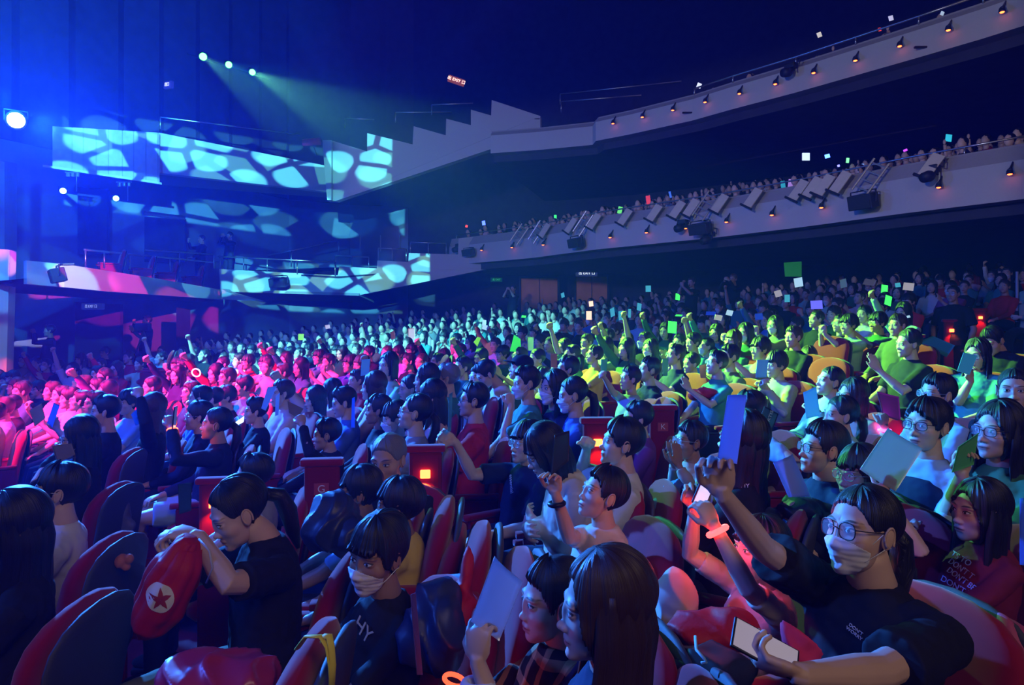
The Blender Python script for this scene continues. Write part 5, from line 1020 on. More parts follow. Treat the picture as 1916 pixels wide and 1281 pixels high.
FC = {'white': ((.8, .78, .8), .35), 'cyan_white': ((.45, .75, .95), .8), 'cyan': ((.08, .55, .75), .6), 'grey': ((.35, .36, .42), .1), 'blue_grey': ((.15, .3, .45), .3), 'violet': ((.15, .15, 1.), 1.0), 'warm': ((1., .6, .42), 1.4), 'pinkish': ((.8, .35, .4), .4), 'red': ((.4, .05, .06), .1), 'deepblue': ((.01, .04, .6), .6), 'lit_green': ((.05, 1., .1), 1.6), 'yellow': ((.5, .5, .05), .2)}  # second value is emission: screens shine, paper and cloth glow as if lit
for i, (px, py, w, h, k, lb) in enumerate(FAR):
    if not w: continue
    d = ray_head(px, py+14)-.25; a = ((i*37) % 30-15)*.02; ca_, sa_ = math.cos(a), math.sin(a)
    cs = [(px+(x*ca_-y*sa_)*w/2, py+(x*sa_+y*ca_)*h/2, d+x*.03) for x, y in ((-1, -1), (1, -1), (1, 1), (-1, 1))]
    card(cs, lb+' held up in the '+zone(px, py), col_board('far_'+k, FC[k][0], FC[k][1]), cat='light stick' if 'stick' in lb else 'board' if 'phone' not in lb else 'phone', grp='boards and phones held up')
m_gl = lambda c, es: MT('glow_%d_%d_%d' % tuple(int(k*99) for k in c), c, .4, emit=c, es=es)
def glow(px, py, d, w, h, c, es, label, cat='light stick'):
    o = MB().box((0, 0, 0), (w*d/F, .02, h*d/F), Matrix.Rotation((px % 7-3)*.12, 3, 'Y'), bev=.004).build('light_stick' if cat == 'light stick' else 'phone', m_gl(c, es), None, True, at(px, py, d)); tag(o, label, cat, 'lights held up in the balconies')
def bd(path, px, k): return front_pt(path, px)[0].y+k
for px, py, w, h, c, es, lb, cat in [(1508, 293, 14, 14, (.6, .75, 1.), 1.2, 'white phone screen raised in the lower balcony', 'phone'), (1548, 292, 9, 7, (.1, .25, 1.), 4, 'blue light ring raised in the lower balcony', 'light stick'), (1586, 300, 5, 9, (.2, 1., .35), 1.6, 'green-white phone raised by two arms, lower balcony', 'phone'),
      (1481, 343, 12, 15, (.45, .25, .7), .6, 'purple phone screen at the lower balcony rail', 'phone'), (1465, 345, 8, 13, (.03, .4, .5), .6, 'teal light beside the purple phone screen', 'light stick'), (1775, 258, 11, 13, (.03, .5, .7), .9, 'cyan light board near the right of lower balcony', 'light stick'), (1694, 281, 7, 4, (.4, .05, .9), 2., 'small violet light in lower balcony', 'light stick'),
      (1611, 311, 12, 8, (.2, .35, .8), .7, 'pale blue phone screen right of the raised arms', 'phone'), (905, 417, 6, 8, (.08, .15, 1.), 3., 'blue light at the left end of the lower balcony', 'light stick'), (873, 423, 4, 4, (1., .04, .03), 2.5, 'red light at the left end of the lower balcony', 'light stick'), (1039, 406, 5, 8, (.05, .8, .15), 1.2, 'green light with orange base in lower balcony', 'light stick'),
      (1160, 393, 8, 13, (.15, .8, .15), .9, 'bright green wrapped light in lower balcony', 'light stick'), (1213, 374, 8, 16, (.8, .05, .08), .7, 'red lit toy in the lower balcony', 'light stick'), (1254, 364, 4, 12, (.05, .15, .7), .8, 'dim blue light by the red lit toy', 'light stick'), (1372, 420-20, 0, 0, None, 0, '', ''), (1569, 310, 4, 4, (.2, .2, 1.), 3., 'tiny blue point light left of the raised arms', 'light stick')]:
    if w: glow(px, py, bd(pB, px, 1.4), w, h, c, es, lb, cat)
for px, py, w, h, c, es, lb in [(1308, 160, 8, 9, (.75, .8, 1.), 1., 'white light at the left of the upper balcony crowd'), (1533, 65, 8, 9, (.7, .65, .6), .7, 'warm white light raised in the upper balcony'), (1667, 34, 8, 9, (.6, .6, .9), .7, 'white light held near the right of upper balcony'), (1646, 55, 5, 6, (.9, .05, .04), 1.2, 'red light in the upper balcony'), (1763, 25, 6, 7, (.5, .65, .9), .6, 'small phone screen behind the upper balcony rail')]:
    glow(px, py, bd(pU, px, .9 if px != 1763 else .4), w, h, c, es, lb)
# wristbands and watches on the arms in front
def band(i, side, col, es, label, light=0., back=.015, r=.032, rad=.006):
    hp, hd, hn = hand_world(H[i], side); sp = H[i][3]; return bracelet(hp-hd*back, hd, r, col, es, label, light, rad)
band(7, -1, (1., .12, .05), 5., 'glowing orange wristband on the raised arm of the student', 1.)
band(20, -1, (1., .05, .05), 6., 'bright red glowing wristband on the pink-shirted child', 2.5, r=.03, rad=.010)
band(38, -1, (1., .1, .7), 4., 'magenta glowing ring in the hand of the round-glasses person', 1.5, r=.035, rad=.009)
band(16, 1, (.01, .01, .012), 0, 'black wristwatch on the raised arm of the child in white tee', 0, .035, .027, .010)
band(14, -1, (.7, .75, .85), 0, 'white smartwatch on the wrist at the bottom centre', 0, .05, .030, .013)
band(22, 1, (1., .05, .03), 4., 'small red glowing wristband on the maroon-sleeved child', .6)
p = at(367, 697, 6.6); bracelet(p, (0, 1, .3), .04, (1., .45, .9), 3., 'pink-white light ring held up in the magenta-lit block', .6)
p = at(893, 722, 5.2); bracelet(p, (0, .2, 1), .03, (1., .08, .03), 4., 'small red wristband left of the resting chin')
p = at(850, 1272, 1.72); bracelet(p, (.3, 0, 1), .026, (1., .08, .03), 2.5, 'red glowing wristband by the bottom edge', .15)
phone(at(1322, 905, 2.36), (.42, 0, 1), (.6, -.8, 0), 'phone with bright blue screen held by the pink-shirted child', (.25, .5, 1.))
hp, hd, hn = hand_world(H[21], -1); phone(hp+hd*.07+hn*.03, (-.9, .15, .45), (.1, -.6, .8), 'pink-white phone resting in the lowered hand, bottom right', (.22, .19, .24), 1.)
phone(at(327, 780, 4.75), (.1, 0, 1), (1, .2, 0), 'dark phone held up by the student in dark jacket', (.02, .03, .05))
# lettering and marks on clothing
def on_surface(root, names, px, py):
    bpy.context.view_layer.update(); o0 = Vector((0, 0, CH)); dr = (at(px, py, 1.)-o0).normalized(); best = None
    for c in root.children:
        if c.name.split('.')[0] in names:
            mi = c.matrix_world.inverted(); bv = BVHTree.FromObject(c, bpy.context.evaluated_depsgraph_get()); h = bv.ray_cast(mi @ o0, (mi.to_3x3() @ dr).normalized())
            if h[0] is not None:
                w = c.matrix_world @ h[0]; n = (c.matrix_world.to_3x3() @ h[1]).normalized()
                if best is None or (w-o0).length < (best[0]-o0).length: best = (w, n, c)
    return best
m_ink = MT('print_white', (.7, .7, .68), .7, .2)
def shirt_text(i, s, size, px, py, roll=0., m=None, upw=(0, 0, 1)):
    hit = on_surface(H[i][0], ('shirt', 'jersey'), px, py)
    if not hit: print('NOHIT', i, px, py); return
    w, n, c = hit; up_ = Vector(upw); x = up_.cross(n).normalized(); y = n.cross(x); R_ = Matrix((x, y, n)).transposed() @ Matrix.Rotation(roll, 3, 'Z')
    cu = bpy.data.curves.new('lettering', 'FONT'); cu.body = s; cu.size = size; cu.extrude = .0008; cu.align_x = 'CENTER'; cu.align_y = 'CENTER'; cu.materials.append(m or m_ink)
    t = bpy.data.objects.new('tmp', cu); COL.objects.link(t); dg = bpy.context.evaluated_depsgraph_get(); me = bpy.data.meshes.new_from_object(t.evaluated_get(dg)); bpy.data.objects.remove(t)
    o = obj('lettering', me); M4 = R_.to_4x4(); M4.translation = w+n*.006; o.parent = c; o.matrix_parent_inverse = c.matrix_world.inverted(); o.matrix_world = M4; return o
shirt_text(13, 'HY', .062, 682, 1178, -.4, MT('print_cream', (.55, .5, .35), .7))
shirt_text(21, 'DON\'T\nWORRY', .013, 1602, 1180, -.35)
for k, s in enumerate(("TS TO", "DON'T T", "DON'T BE", "DON'T TRY", "BUT DON'T", "IT CEASES", "STRAIGHT")): shirt_text(22, s, .030, 1800, 1046+k*19, -.2, MT('print_blue_white', (.5, .6, .9), .7))
shirt_text(24, 'OH\nMY', .026, 1394, 905, .1)
shirt_text(14, 'ZE', .03, 948, 1231, .6); shirt_text(45, 'DXC', .05, 911, 788, 0.)
shirt_text(18, 'essential', .035, 958, 905, -1.0)
w = cd.location; n = Vector(cd['_n']); n = -n if n.y > 0 else n
o = text('lettering', 'CORTIS', .038, m_ink, cd, n*.004, (0, 0, 0), .0005); x = (at(1457, 774, 4.2)-at(1443, 811, 4.2)).normalized(); y = n.cross(x); o.rotation_euler = Matrix((x, y, n)).transposed().to_euler()
# ------------------------------------------------------------------ bags and cloth
def soft(name, blobs, m, label, cat, vox=.008, wr=.02, bands=()):
    """blobs: (px, py, d, rx, ry, rz) rounded masses grown into one soft bag"""
    b = MB(); c0 = at(*blobs[0][:3])
    for q_ in blobs:
        b.ell(at(*q_[:3])-c0, q_[3:6], 18, 12, Matrix.Rotation(q_[6], 3, 'Y') if len(q_) > 6 else None)
    V, Fc = union(b, vox, 3, .006, ws=.09); V = np.array(V, float); cen = V.mean(0); D_ = V-cen; D_ /= np.linalg.norm(D_, axis=1)[:, None]+1e-6; sd = (blobs[0][0] % 7)
    ph = 30*V[:, 0]+9*V[:, 2]+1.6*np.sin(17*V[:, 2]+sd)+1.3*np.sin(21*V[:, 1]+2*sd); p2 = 26*V[:, 2]-24*V[:, 1]+1.8*np.sin(15*V[:, 0]+sd)
    V = V+D_*(wr*.42*((1-np.abs(np.sin(ph))**.7-.35)+.6*(1-np.abs(np.sin(p2))**.7-.35)))[:, None]; r = RM(); r.add(V, Fc); o = obj(name, r.me(name, [m])); o.location = c0; tag(o, label, cat); return o
m_bagred = MT('bag_nylon_red', (.48, .012, .02), .62, .3, bump=(30, .3, .01)); m_bagblk = MT('bag_black', (.015, .016, .02), .5, .4); m_navyb = MT('bag_navy', (.02, .03, .09), .45, .5); m_yel = MT('strap_yellow', (.75, .62, .05), .6, .3)
def sack(name, spine, m, label, lobes=7, amp=.11):
    """drawn-in cloth sack: spine of (px, py, d, half width in px, half depth in m), folds run down from the gathered mouth"""
    c0 = at(*spine[0][:3]); n, K = 72, 40; V = []; P_ = [at(*q_[:3])-c0 for q_ in spine]; wx = [q_[3]*q_[2]/F for q_ in spine]; wy = [q_[4] for q_ in spine]; t0 = np.linspace(0, 1, len(spine))
    for i in range(K+1):
        t = i/K; c = Vector([float(np.interp(t, t0, [p[k] for p in P_])) for k in range(3)]); a = float(np.interp(t, t0, wx)); b2 = float(np.interp(t, t0, wy)); t2 = min(1, t+.04); c2 = Vector([float(np.interp(t2, t0, [p[k] for p in P_])) for k in range(3)]); ax = (c2-c) if (c2-c).length > 1e-6 else Vector((0, 0, -1)); ax.normalize(); e1 = ax.cross(Vector((0, 1, 0))).normalized(); e2 = Vector((0, 1, 0))
        for k in range(n):
            q = 2*math.pi*k/n; f = amp*(.5+.9*(1-t))*(abs(math.sin(lobes*q/2+1.5*math.sin(3.1*t+q)+.8))-.5)+.05*math.sin(9*t+3*q)+.035*math.sin(21*t-2*q); r_ = 1+f; V.append(c+e1*math.cos(q)*a*r_+e2*math.sin(q)*b2*r_)
    Fc = [(i*n+k, i*n+(k+1) % n, (i+1)*n+(k+1) % n, (i+1)*n+k) for i in range(K) for k in range(n)]+[tuple(range(n-1, -1, -1)), tuple(K*n+k for k in range(n))]
    o = MB().add(V, Fc).build(name, m, None, True, c0); tag(o, label, 'bag'); return o
bag = sack('drawstring_bag', [(358, 1008, 2.16, 16, .03), (350, 1020, 2.16, 26, .06), (338, 1050, 2.14, 40, .075), (320, 1090, 2.14, 48, .085), (298, 1135, 2.14, 46, .08), (280, 1170, 2.14, 32, .06), (268, 1192, 2.14, 8, .02)], m_bagred, 'red drawstring bag with white star emblem held open on a lap')
MB().tube([at(372, 1008, 2.08)-bag.location, at(392, 1030, 2.05)-bag.location, at(398, 1062, 2.05)-bag.location, at(386, 1090, 2.08)-bag.location], .003, 6).build('drawstring', MT('cord_white', (.5, .5, .55), .6), bag, True)
def on_obj(o, px, py):
    bpy.context.view_layer.update(); o0 = Vector((0, 0, CH)); dr = (at(px, py, 1.)-o0).normalized(); mi = o.matrix_world.inverted(); bv = BVHTree.FromObject(o, bpy.context.evaluated_depsgraph_get()); h = bv.ray_cast(mi @ o0, (mi.to_3x3() @ dr).normalized())
    return (h[0], h[1]) if h[0] is not None else None
h = on_obj(bag, 300, 1120); _bv = BVHTree.FromObject(bag, bpy.context.evaluated_depsgraph_get())
def lay(p, n, off):
    q_ = _bv.ray_cast(p+n*.08, -n); return (q_[0] if q_[0] is not None else p)+n*off
if h:
    w, n = h; n = -n if n.dot(w+bag.location-Vector((0, 0, CH))) > 0 else n; x = Vector((0, 0, 1)).cross(n).normalized(); y = n.cross(x); R_ = Matrix((x, y, n)).transposed(); b = MB(); N_ = 28
    RR = (.037, .030, .024, .018, .012, .006, .001); V = [(math.cos(2*math.pi*i/N_)*r_, math.sin(2*math.pi*i/N_)*r_*1.15, 0) for r_ in RR for i in range(N_)]
    b.add([lay(R_ @ Vector(v)+w, n, .004) for v in V], [(k*N_+i, k*N_+(i+1) % N_, (k+1)*N_+(i+1) % N_, (k+1)*N_+i) for k in range(len(RR)-1) for i in range(N_)])
    b.build('emblem_disc', m_ink, bag, True); b = MB(); V = []
    for f in (1, .8, .6, .4, .2, .02):
        for i in range(20):
            r_ = (.031, .0185, .0125, .0185)[i % 4]; a_ = math.pi/2+math.pi*i/10; V.append((math.cos(a_)*r_*f, math.sin(a_)*r_*f*1.12, 0))
    b.add([lay(R_ @ Vector(v)+w, n, .0065) for v in V], [(k*20+i, k*20+(i+1) % 20, (k+1)*20+(i+1) % 20, (k+1)*20+i) for k in range(5) for i in range(20)]); b.build('emblem_star', MT('emblem_red', (.35, .03, .02), .6), bag, True)
soft('red_bag', [(1330, 1180, 2.0, .13, .10, .05, .1), (1370, 1170, 2.0, .08, .08, .05), (1300, 1200, 2.0, .07, .08, .05)], m_bagred, 'shiny red bag on the lap of the child in pale pink tee', 'bag', wr=.03)
soft('striped_bag', [(1265, 1120, 2.3, .07, .08, .10), (1262, 1160, 2.3, .07, .08, .09)], MT('bag_cream', (.55, .45, .38), .7), 'cream bag with soft stripes left of the shiny red bag', 'bag')
bb = soft('black_bag', [(1330, 1250, 1.8, .12, .10, .05), (1270, 1262, 1.8, .06, .08, .04)], m_bagblk, 'black bag with pale mint cord at the bottom right of centre', 'bag', wr=.03)
c0 = bb.location; MB().tube([at(1301, 1190, 1.78)-c0, at(1303, 1215, 1.74)-c0, at(1318, 1232, 1.70)-c0, at(1322, 1238, 1.7)-c0, at(1312, 1240, 1.7)-c0], .004, 8).build('cord', MT('cord_mint', (.35, .6, .55), .6), bb, True)
soft('pompom', [(1490, 1210, 1.7, .045, .04, .05), (1505, 1225, 1.7, .035, .04, .04), (1478, 1195, 1.7, .03, .03, .03)], MT('pompom_red', (.7, .03, .08), .8), 'fluffy red pompom beside the phone at bottom right', 'pompom', vox=.006, wr=.05)
soft('backpack', [(818, 1150, 2.0, .08, .08, .11), (800, 1190, 2.0, .09, .09, .10), (835, 1190, 1.95, .06, .08, .12)], m_navyb, 'dark navy nylon backpack on the seat beside the masked child', 'backpack', wr=.04)
soft('red_bag', [(868, 1110, 2.05, .025, .05, .13, .1), (873, 1150, 2.05, .02, .05, .08, .1)], m_bagred, 'crumpled shiny red bag standing by the navy backpack', 'bag', wr=.05)
soft('backpack', [(626, 962, 2.85, .10, .10, .10), (612, 990, 2.8, .10, .09, .09), (650, 1000, 2.8, .08, .09, .09)], m_navyb, 'dark backpack with shiny folds on the lap of the tan child', 'backpack', wr=.045)
soft('backpack', [(1895, 1228, 1.9, .07, .08, .10), (1880, 1215, 1.9, .03, .06, .10)], MT('bag_pink', (.45, .07, .18), .6), 'dark pink backpack with loop handle in bottom right corner', 'backpack')
soft('clear_bag', [(1262, 930, 3.4, .08, .07, .08), (1285, 925, 3.4, .07, .07, .06), (1240, 945, 3.4, .05, .06, .05)], MT('plastic_blue_lit', (.12, .28, .6), .15, .8), 'crinkled clear plastic bag coloured by blue light on a lap', 'bag', wr=.05)  # the clear plastic gets its blue light as base colour
soft('red_bag', [(1322, 735, 6.1, .13, .09, .05), (1300, 738, 6.1, .06, .07, .05)], m_bagred, 'red bag on the lap of person with green-lit shirt', 'bag', wr=.03)
soft('rain_jacket', [(400, 1262, 1.8, .16, .1, .05), (440, 1266, 1.8, .12, .1, .05), (350, 1275, 1.8, .07, .1, .03)], MT('jacket_red_nylon', (.42, .03, .10), .35, .6), 'folded red nylon jacket lit blue on a seat at the bottom', 'jacket', wr=.05)
soft('bag', [(1420, 970, 2.9, .09, .08, .06), (1500, 955, 2.9, .10, .09, .06), (1545, 965, 2.9, .06, .08, .05)], m_bagblk, 'black shiny bag between the long-haired jacket and the navy jacket', 'bag', wr=.045)
soft('handbag', [(232, 965, 4.3, .04, .04, .12), (240, 985, 4.3, .045, .04, .05)], MT('bag_grey_leather', (.10, .08, .09), .5), 'grey slouchy handbag hanging beside bare knees', 'bag')
soft('plush_toy', [(228, 1050, 3.0, .03, .03, .03), (242, 1045, 3.0, .022, .025, .025), (236, 1060, 3.0, .02, .02, .02)], MT('plush_orange', (.5, .15, .08), .7), 'small orange-pink plush toy hanging in the gap between rows', 'toy', vox=.005)
cc = card([(333, 905, 3.6), (359, 903, 3.65), (358, 955, 3.65), (335, 962, 3.6)], 'greenish patterned booklet hanging near the ponytail', m_darkb)
# ------------------------------------------------------------------ seats without people, row ends, poles
def seat_top(px, py, d, a, label):
    """empty seat whose back top is seen at px,py"""
    p = at(px, py, d); fw = Vector((-math.cos(math.radians(a)), -math.sin(math.radians(a)), 0)); loc = Vector((p.x, p.y, p.z-.94))+fw*.30; PLACED.append((loc.x, loc.y, .3, px, py, d))
    return place_seat(loc.x, loc.y, loc.z, math.atan2(fw.y, fw.x)-math.pi/2, label)
seat_top(838, 932, 2.95, 2, 'empty red seat behind the child in yellow, left of the blue-lit seat')
seat_top(905, 982, 2.45, 2, 'empty red seat with blue light on its back at centre front')
seat_top(985, 1034, 2.2, 6, 'empty red seat directly behind the silver board')
y_ = seat_top(585, 1185, 1.62, 0, 'empty red seat carrying the yellow straps at the bottom')
seat_top(905, 640+30, 8.2, 10, 'pink-lit empty seat, left of two near the smiling person'); seat_top(835, 663, 8.0, 10, 'pink-lit empty seat behind the chin-length hair'); seat_top(640+160, 678, 7.6, 10, 'empty seat lit dull pink in the middle stalls')
seat_top(324, 655, 12.0, 20, 'bright red empty seat below the camera operator'); seat_top(925, 742, 5.6, 6, 'orange-lit empty seat back behind the red football shirt'); seat_top(1558, 628, 7.8, 20, 'orange-lit empty seat in the green block, farther one'); seat_top(1555, 668, 6.9, 20, 'orange-lit empty seat in the green block, nearer one'); seat_top(1245, 742, 5.6, 4, 'dark red seat with row letter beside the black panel'); seat_top(1620, 990, 2.9, 10, 'empty dark red seat behind the arm of maroon sleeves')
for k, dx in enumerate((0, 16)): 
    o = MB().tube([at(556+dx*3, 1213-dx, 1.50), at(573+dx*2, 1190, 1.47), at(600+dx, 1190, 1.47), at(612+dx*.5, 1210, 1.46), at(618+dx*.3, 1245, 1.46), at(620, 1290, 1.46)][:6], .008, 8, flat=.4); o = recenter(o.build('bag_strap', m_yel, None, True)); tag(o, 'bright yellow bag strap looped over the seat back, %s one' % ('higher' if k == 0 else 'lower'), 'strap', 'yellow straps over the seat')
for px, py, col_, lb in ((830, 484, 12, ''),): pass
for i, (x, y) in enumerate(((214, 500), (272, 497), (318, 497), (368, 500))):
    d = 14.8+i*1.45; p = at(x, y-14, d); place_seat(p.x-.25, p.y+.2, 2.34, math.radians(90+35), 'red seat inside the lower side box, %s from the stage end' % ['first', 'second', 'third', 'fourth'][i], 'red seats in the lower side box')
end_panel(603, 912, 3.55, 8, 'red row-end panel with white letter G', 'G')
end_panel(796, 884, 3.75, 6, 'red row-end panel with orange step light beside the dyed-hair person', None, True)
end_panel(1117, 826, 4.3, 4, 'red row-end panel with orange step light behind the cream tee', None, True)
end_panel(403, 940, 4.1, 10, 'red row-end panel with step light left of the ponytail', None, True)
end_panel(1238, 797, 4.9, 4, 'dark red row-end panel with small letter K', 'K')
for px, py, d, k in ((1711, 650, 8.0, 'nearest'), (1779, 618, 9.4, 'second nearest'), (1833, 594, 11.0, 'third nearest'), (1880, 566, 12.8, 'farthest')): end_panel(px, py, d, -14, 'row-end panel with red step light in the right aisle, %s' % k, None, True)
for px, py, k in ((1205, 562, 0), ): pass
tag(MB().tube([at(1903, 508, 11.8), at(1903, 602, 11.8)], .022, 8).build('white_pole', MT('pole_white', (.6, .6, .65), .5)), 'thin white vertical pole at the right rear of the hall', 'pole')
# timber steps in the right aisle
for i in range(5):
    px, py, d = 1745+i*34, 752-i*31, 5.2+i*1.35; p = at(px, py, d); fz = floor_z(p.x, p.y)
    o = MB().box((0, 0, .06), (1.5, .55, .16), bev=.01).build('aisle_step', m_wood, None, False, (p.x, p.y, fz), (0, 0, -.1)); tag(o, 'dark timber step of the right aisle, %s counted from the camera' % ['first', 'second', 'third', 'fourth', 'fifth'][i], 'step', 'timber steps of the right aisle')
tri = empty('camera_tripod', at(268, 640, 16)); tag(tri, 'tripod with camera in front of the operator under the side box', 'tripod'); tb = Vector(tri.location); b0 = at(268, 618, 16)-tb
MB().box(b0+Vector((0, 0, .08)), (.3, .2, .18), bev=.02).build('camera_body', m_black, tri)
for k in range(3): MB().tube([b0, b0+Vector((math.cos(k*2.1)*.4, math.sin(k*2.1)*.4, -1.2))], .02, 6).build('leg', m_black, tri)
blk = MB().box((0, 0, .42), (.62, .05, .84), bev=.05).build('black_screen_panel', m_bagblk, None, True, (at(1292, 740, 5.0).x, 5.0, floor_z(at(1292, 740, 5.0).x, 5.0))); tag(blk, 'black covered panel standing at the row end in the centre right', 'panel')
# ------------------------------------------------------------------ further spectators: variants, copied along the rows
def mkvar(**sp):
    r = person(sp); r.location = (0, -60, 0); return (r, sp)
rv = random.Random(11); VARS = []
HS = [('short', 0), ('bowl', 0), ('parted', 0), ('long', 1), ('pony', 1), ('short', 0), ('long_fringe', 1), ('crop', 0), ('tied', 1), ('long', 1)]
ARMS = [('lap', 'lap'), ('lap', 'clasp'), ('clasp', 'clasp'), ('up', 'lap'), ('lap', 'clasp'), ('phone', 'phone'), ('cross', 'cross'), ('chin', 'lap'), ('high', 'lap'), ('lap', 'phone'), ('phone', 'lap'), ('lap', 'lap')]
COLN = ['black', 'white', 'navy', 'grey', 'teal', 'lightblue', 'pink', 'maroon', 'beige', 'green', 'purple', 'black', 'mint', 'cream', 'blue', 'red']
for i in range(22):
    hs = HS[i % 10]; ar = ARMS[(i*5) % 12]
    VARS.append(mkvar(q=1 if i < 11 else 0, hair=(hs[0], 'black' if i % 6 else 'brown'), hl=.12+.05*(i % 4), top='black', sleeve='long' if i % 3 == 0 else 'short', r=dict(to=ar[0]), l=dict(to=ar[1]), head=(rv.uniform(-12, 12), rv.uniform(-10, 12), rv.uniform(-5, 5)),
                     glasses=(1 if i % 4 == 1 else None) if i < 11 else None, mask=(i in (4, 9, 15, 20)), child=.8 if i in (5, 13, 18) else 0, sk=(i*7) % 3 if i % 3 == 0 else 0, seed=i+3, w=.96+.02*(i % 5), ts=.95))
STY = {'short': 'short black hair', 'bowl': 'a straight fringe', 'parted': 'parted hair', 'long': 'long hair', 'pony': 'a ponytail', 'long_fringe': 'a long fringe', 'crop': 'cropped hair', 'tied': 'tied-back hair'}
POS = {'lap': '', 'clasp': ', hands together', 'up': ', hand up', 'high': ', arm high', 'phone': ', hand raised', 'cross': ', arms folded', 'chin': ', hand at chin'}
vused = set(); used_labels = {}
def spectator(x, y, px, py, d, vi, colr, where, hero_seat, face=None, zoff=0.):
    src, sp = VARS[vi]; hz = .665*.95; zf = head_z(x, y)-(.5+hz)+zoff
    if face is None:
        tx, ty = -12-x, .5-y; face = math.atan2(ty, tx)+math.radians(rv.uniform(-9, 9))
    r = src if vi not in vused else copy_tree(src)
    if vi in vused:
        pass
    vused.add(vi); fw = Vector((math.cos(face), math.sin(face), 0)); r.rotation_euler = (0, 0, face-math.pi/2)
    r.location = (x+fw.x*.05, y+fw.y*.05, zf)
    for chd in r.children:
        if chd.name.split('.')[0] in ('shirt', 'jersey'): s = chd.material_slots[0]; s.link = 'OBJECT'; s.material = CL[colr]
    arm = sp['r']['to'] if sp['r']['to'] != 'lap' else sp['l']['to']
    cn = {'lightblue': 'pale blue', 'mint': 'mint green'}.get(colr, colr)
    lab = 'person with %s%s, %s top%s' % (STY[sp['hair'][0]], ', mask' if sp.get('mask') else ', glasses' if sp.get('glasses') else '', cn, POS[arm])
    tag(r, lab, 'person', where); SPEC.append((r, px, py, lab, where))
    if hero_seat: SEATS.append((place_seat(r.location.x-fw.x*.02, r.location.y-fw.y*.02, zf, face-math.pi/2, 'x', 'red seats in the stalls'), px, where))
    return r
SPEC = []; SEATS = []
# heads read off the photograph: column, row, variant, colour
MID = [(27, 722, 6, 'pink'), (43, 727, 8, 'black'), (70, 727, 1, 'black'), (97, 731, 0, 'pink'), (114, 738, 7, 'grey'), (130, 744, 2, 'pink'), (147, 750, 5, 'lightblue'), (176, 754, 10, 'lightblue'), (158, 718, 0, 'maroon'), (182, 724, 2, 'black'), (202, 730, 3, 'purple'),
       (284, 722, 8, 'white'), (374, 743, 7, 'blue'), (397, 744, 7, 'red'), (422, 742, 2, 'black'), (357, 733, 0, 'navy'), (108, 684, 8, 'black'), (134, 690, 4, 'white'), (150, 672, 6, 'white'), (196, 659, 1, 'black'), (188, 682, 0, 'navy'), (218, 689, 3, 'red'),
       (240, 668, 0, 'red'), (262, 680, 2, 'beige'), (300, 669, 4, 'mint'), (381, 664, 4, 'black'), (416, 680, 7, 'navy'), (464, 677, 1, 'red'), (497, 679, 1, 'pink'), (529, 697, 0, 'pink'), (352, 676, 9, 'maroon'), (577, 654, 1, 'navy'), (597, 668, 1, 'teal'), (535, 672, 3, 'red'), (563, 686, 3, 'teal'),
       (455, 722, 2, 'teal'), (333, 700, 3, 'navy'), (404, 697, 3, 'red'), (424, 706, 0, 'maroon'), (527, 735, 0, 'pink'), (590, 745, 3, 'pink'), (618, 730, 9, 'pink'), (667, 711, 0, 'red'), (725, 727, 4, 'grey'), (655, 680, 1, 'blue'), (640, 660, 3, 'black'), (690, 660, 2, 'black'),
       (766, 724, 8, 'teal'), (1012, 707, 5, 'yellow'), (1010, 640, 2, 'blue'), (927, 645, 0, 'lightblue'), (852, 650, 0, 'black'), (1045, 637, 3, 'black'), (1055, 650, 9, 'black'), (1068, 662, 4, 'green'), (1098, 640, 0, 'green'), (1110, 664, 5, 'yellow'), (1133, 648, 9, 'grey'), (1172, 652, 3, 'green'), (1217, 652, 9, 'lightblue'),
       (1262, 664, 5, 'navy'), (1258, 686, 5, 'black'), (1294, 678, 8, 'black'), (1297, 640, 2, 'teal'), (1320, 648, 4, 'lightblue'), (1422, 652, 1, 'mint'), (1485, 630, 0, 'black'), (1510, 668, 6, 'mint'), (1450, 608, 9, 'grey'), (1527, 596, 7, 'black'), (1560, 588, 2, 'green'), (1588, 607, 1, 'mint'), (1642, 603, 1, 'green'), (1690, 583, 3, 'mint'), (1680, 608, 0, 'olive'),
       (1435, 598, 3, 'blue'), (1490, 608, 2, 'teal'), (1616, 588, 10, 'white'), (900, 668, 3, 'green'), (880, 640, 9, 'blue'), (940, 662, 1, 'green'), (1205, 636, 4, 'black'), (1245, 618, 3, 'green'), (1370, 636, 6, 'green'), (1395, 622, 9, 'green'), (1340, 622, 3, 'teal'), (1700, 640, 8, 'black'),
       (1480, 670, 0, 'grey'), (1150, 620, 0, 'navy'), (1270, 640, 10, 'teal'), (955, 640, 3, 'teal'), (830, 668, 3, 'black'), (770, 655, 1, 'navy'), (742, 640, 9, 'teal'), (700, 636, 4, 'lightblue')]
def clear(x, y, k=1.):
    return all((x-a)**2+(y-b)**2 > (.44*k)**2 for a, b, *_ in PLACED)
n_ind = len([1 for o in bpy.data.objects if o.parent is None and o.get('category') == 'person'])
for px, py, vi, cc in MID:
    d = ray_head(px, py); 
    p = at(px, py, d)
    for _ in range(16):
        if clear(p.x, p.y, 1.08): break
        d += .12; p = at(px, py, d)
    spectator(p.x, p.y, px, py, d, vi, cc, zone(px, py), d < 8.5, zoff=p.z-head_z(p.x, p.y)); PLACED.append((p.x, p.y, .4, px, py, d)); n_ind += 1
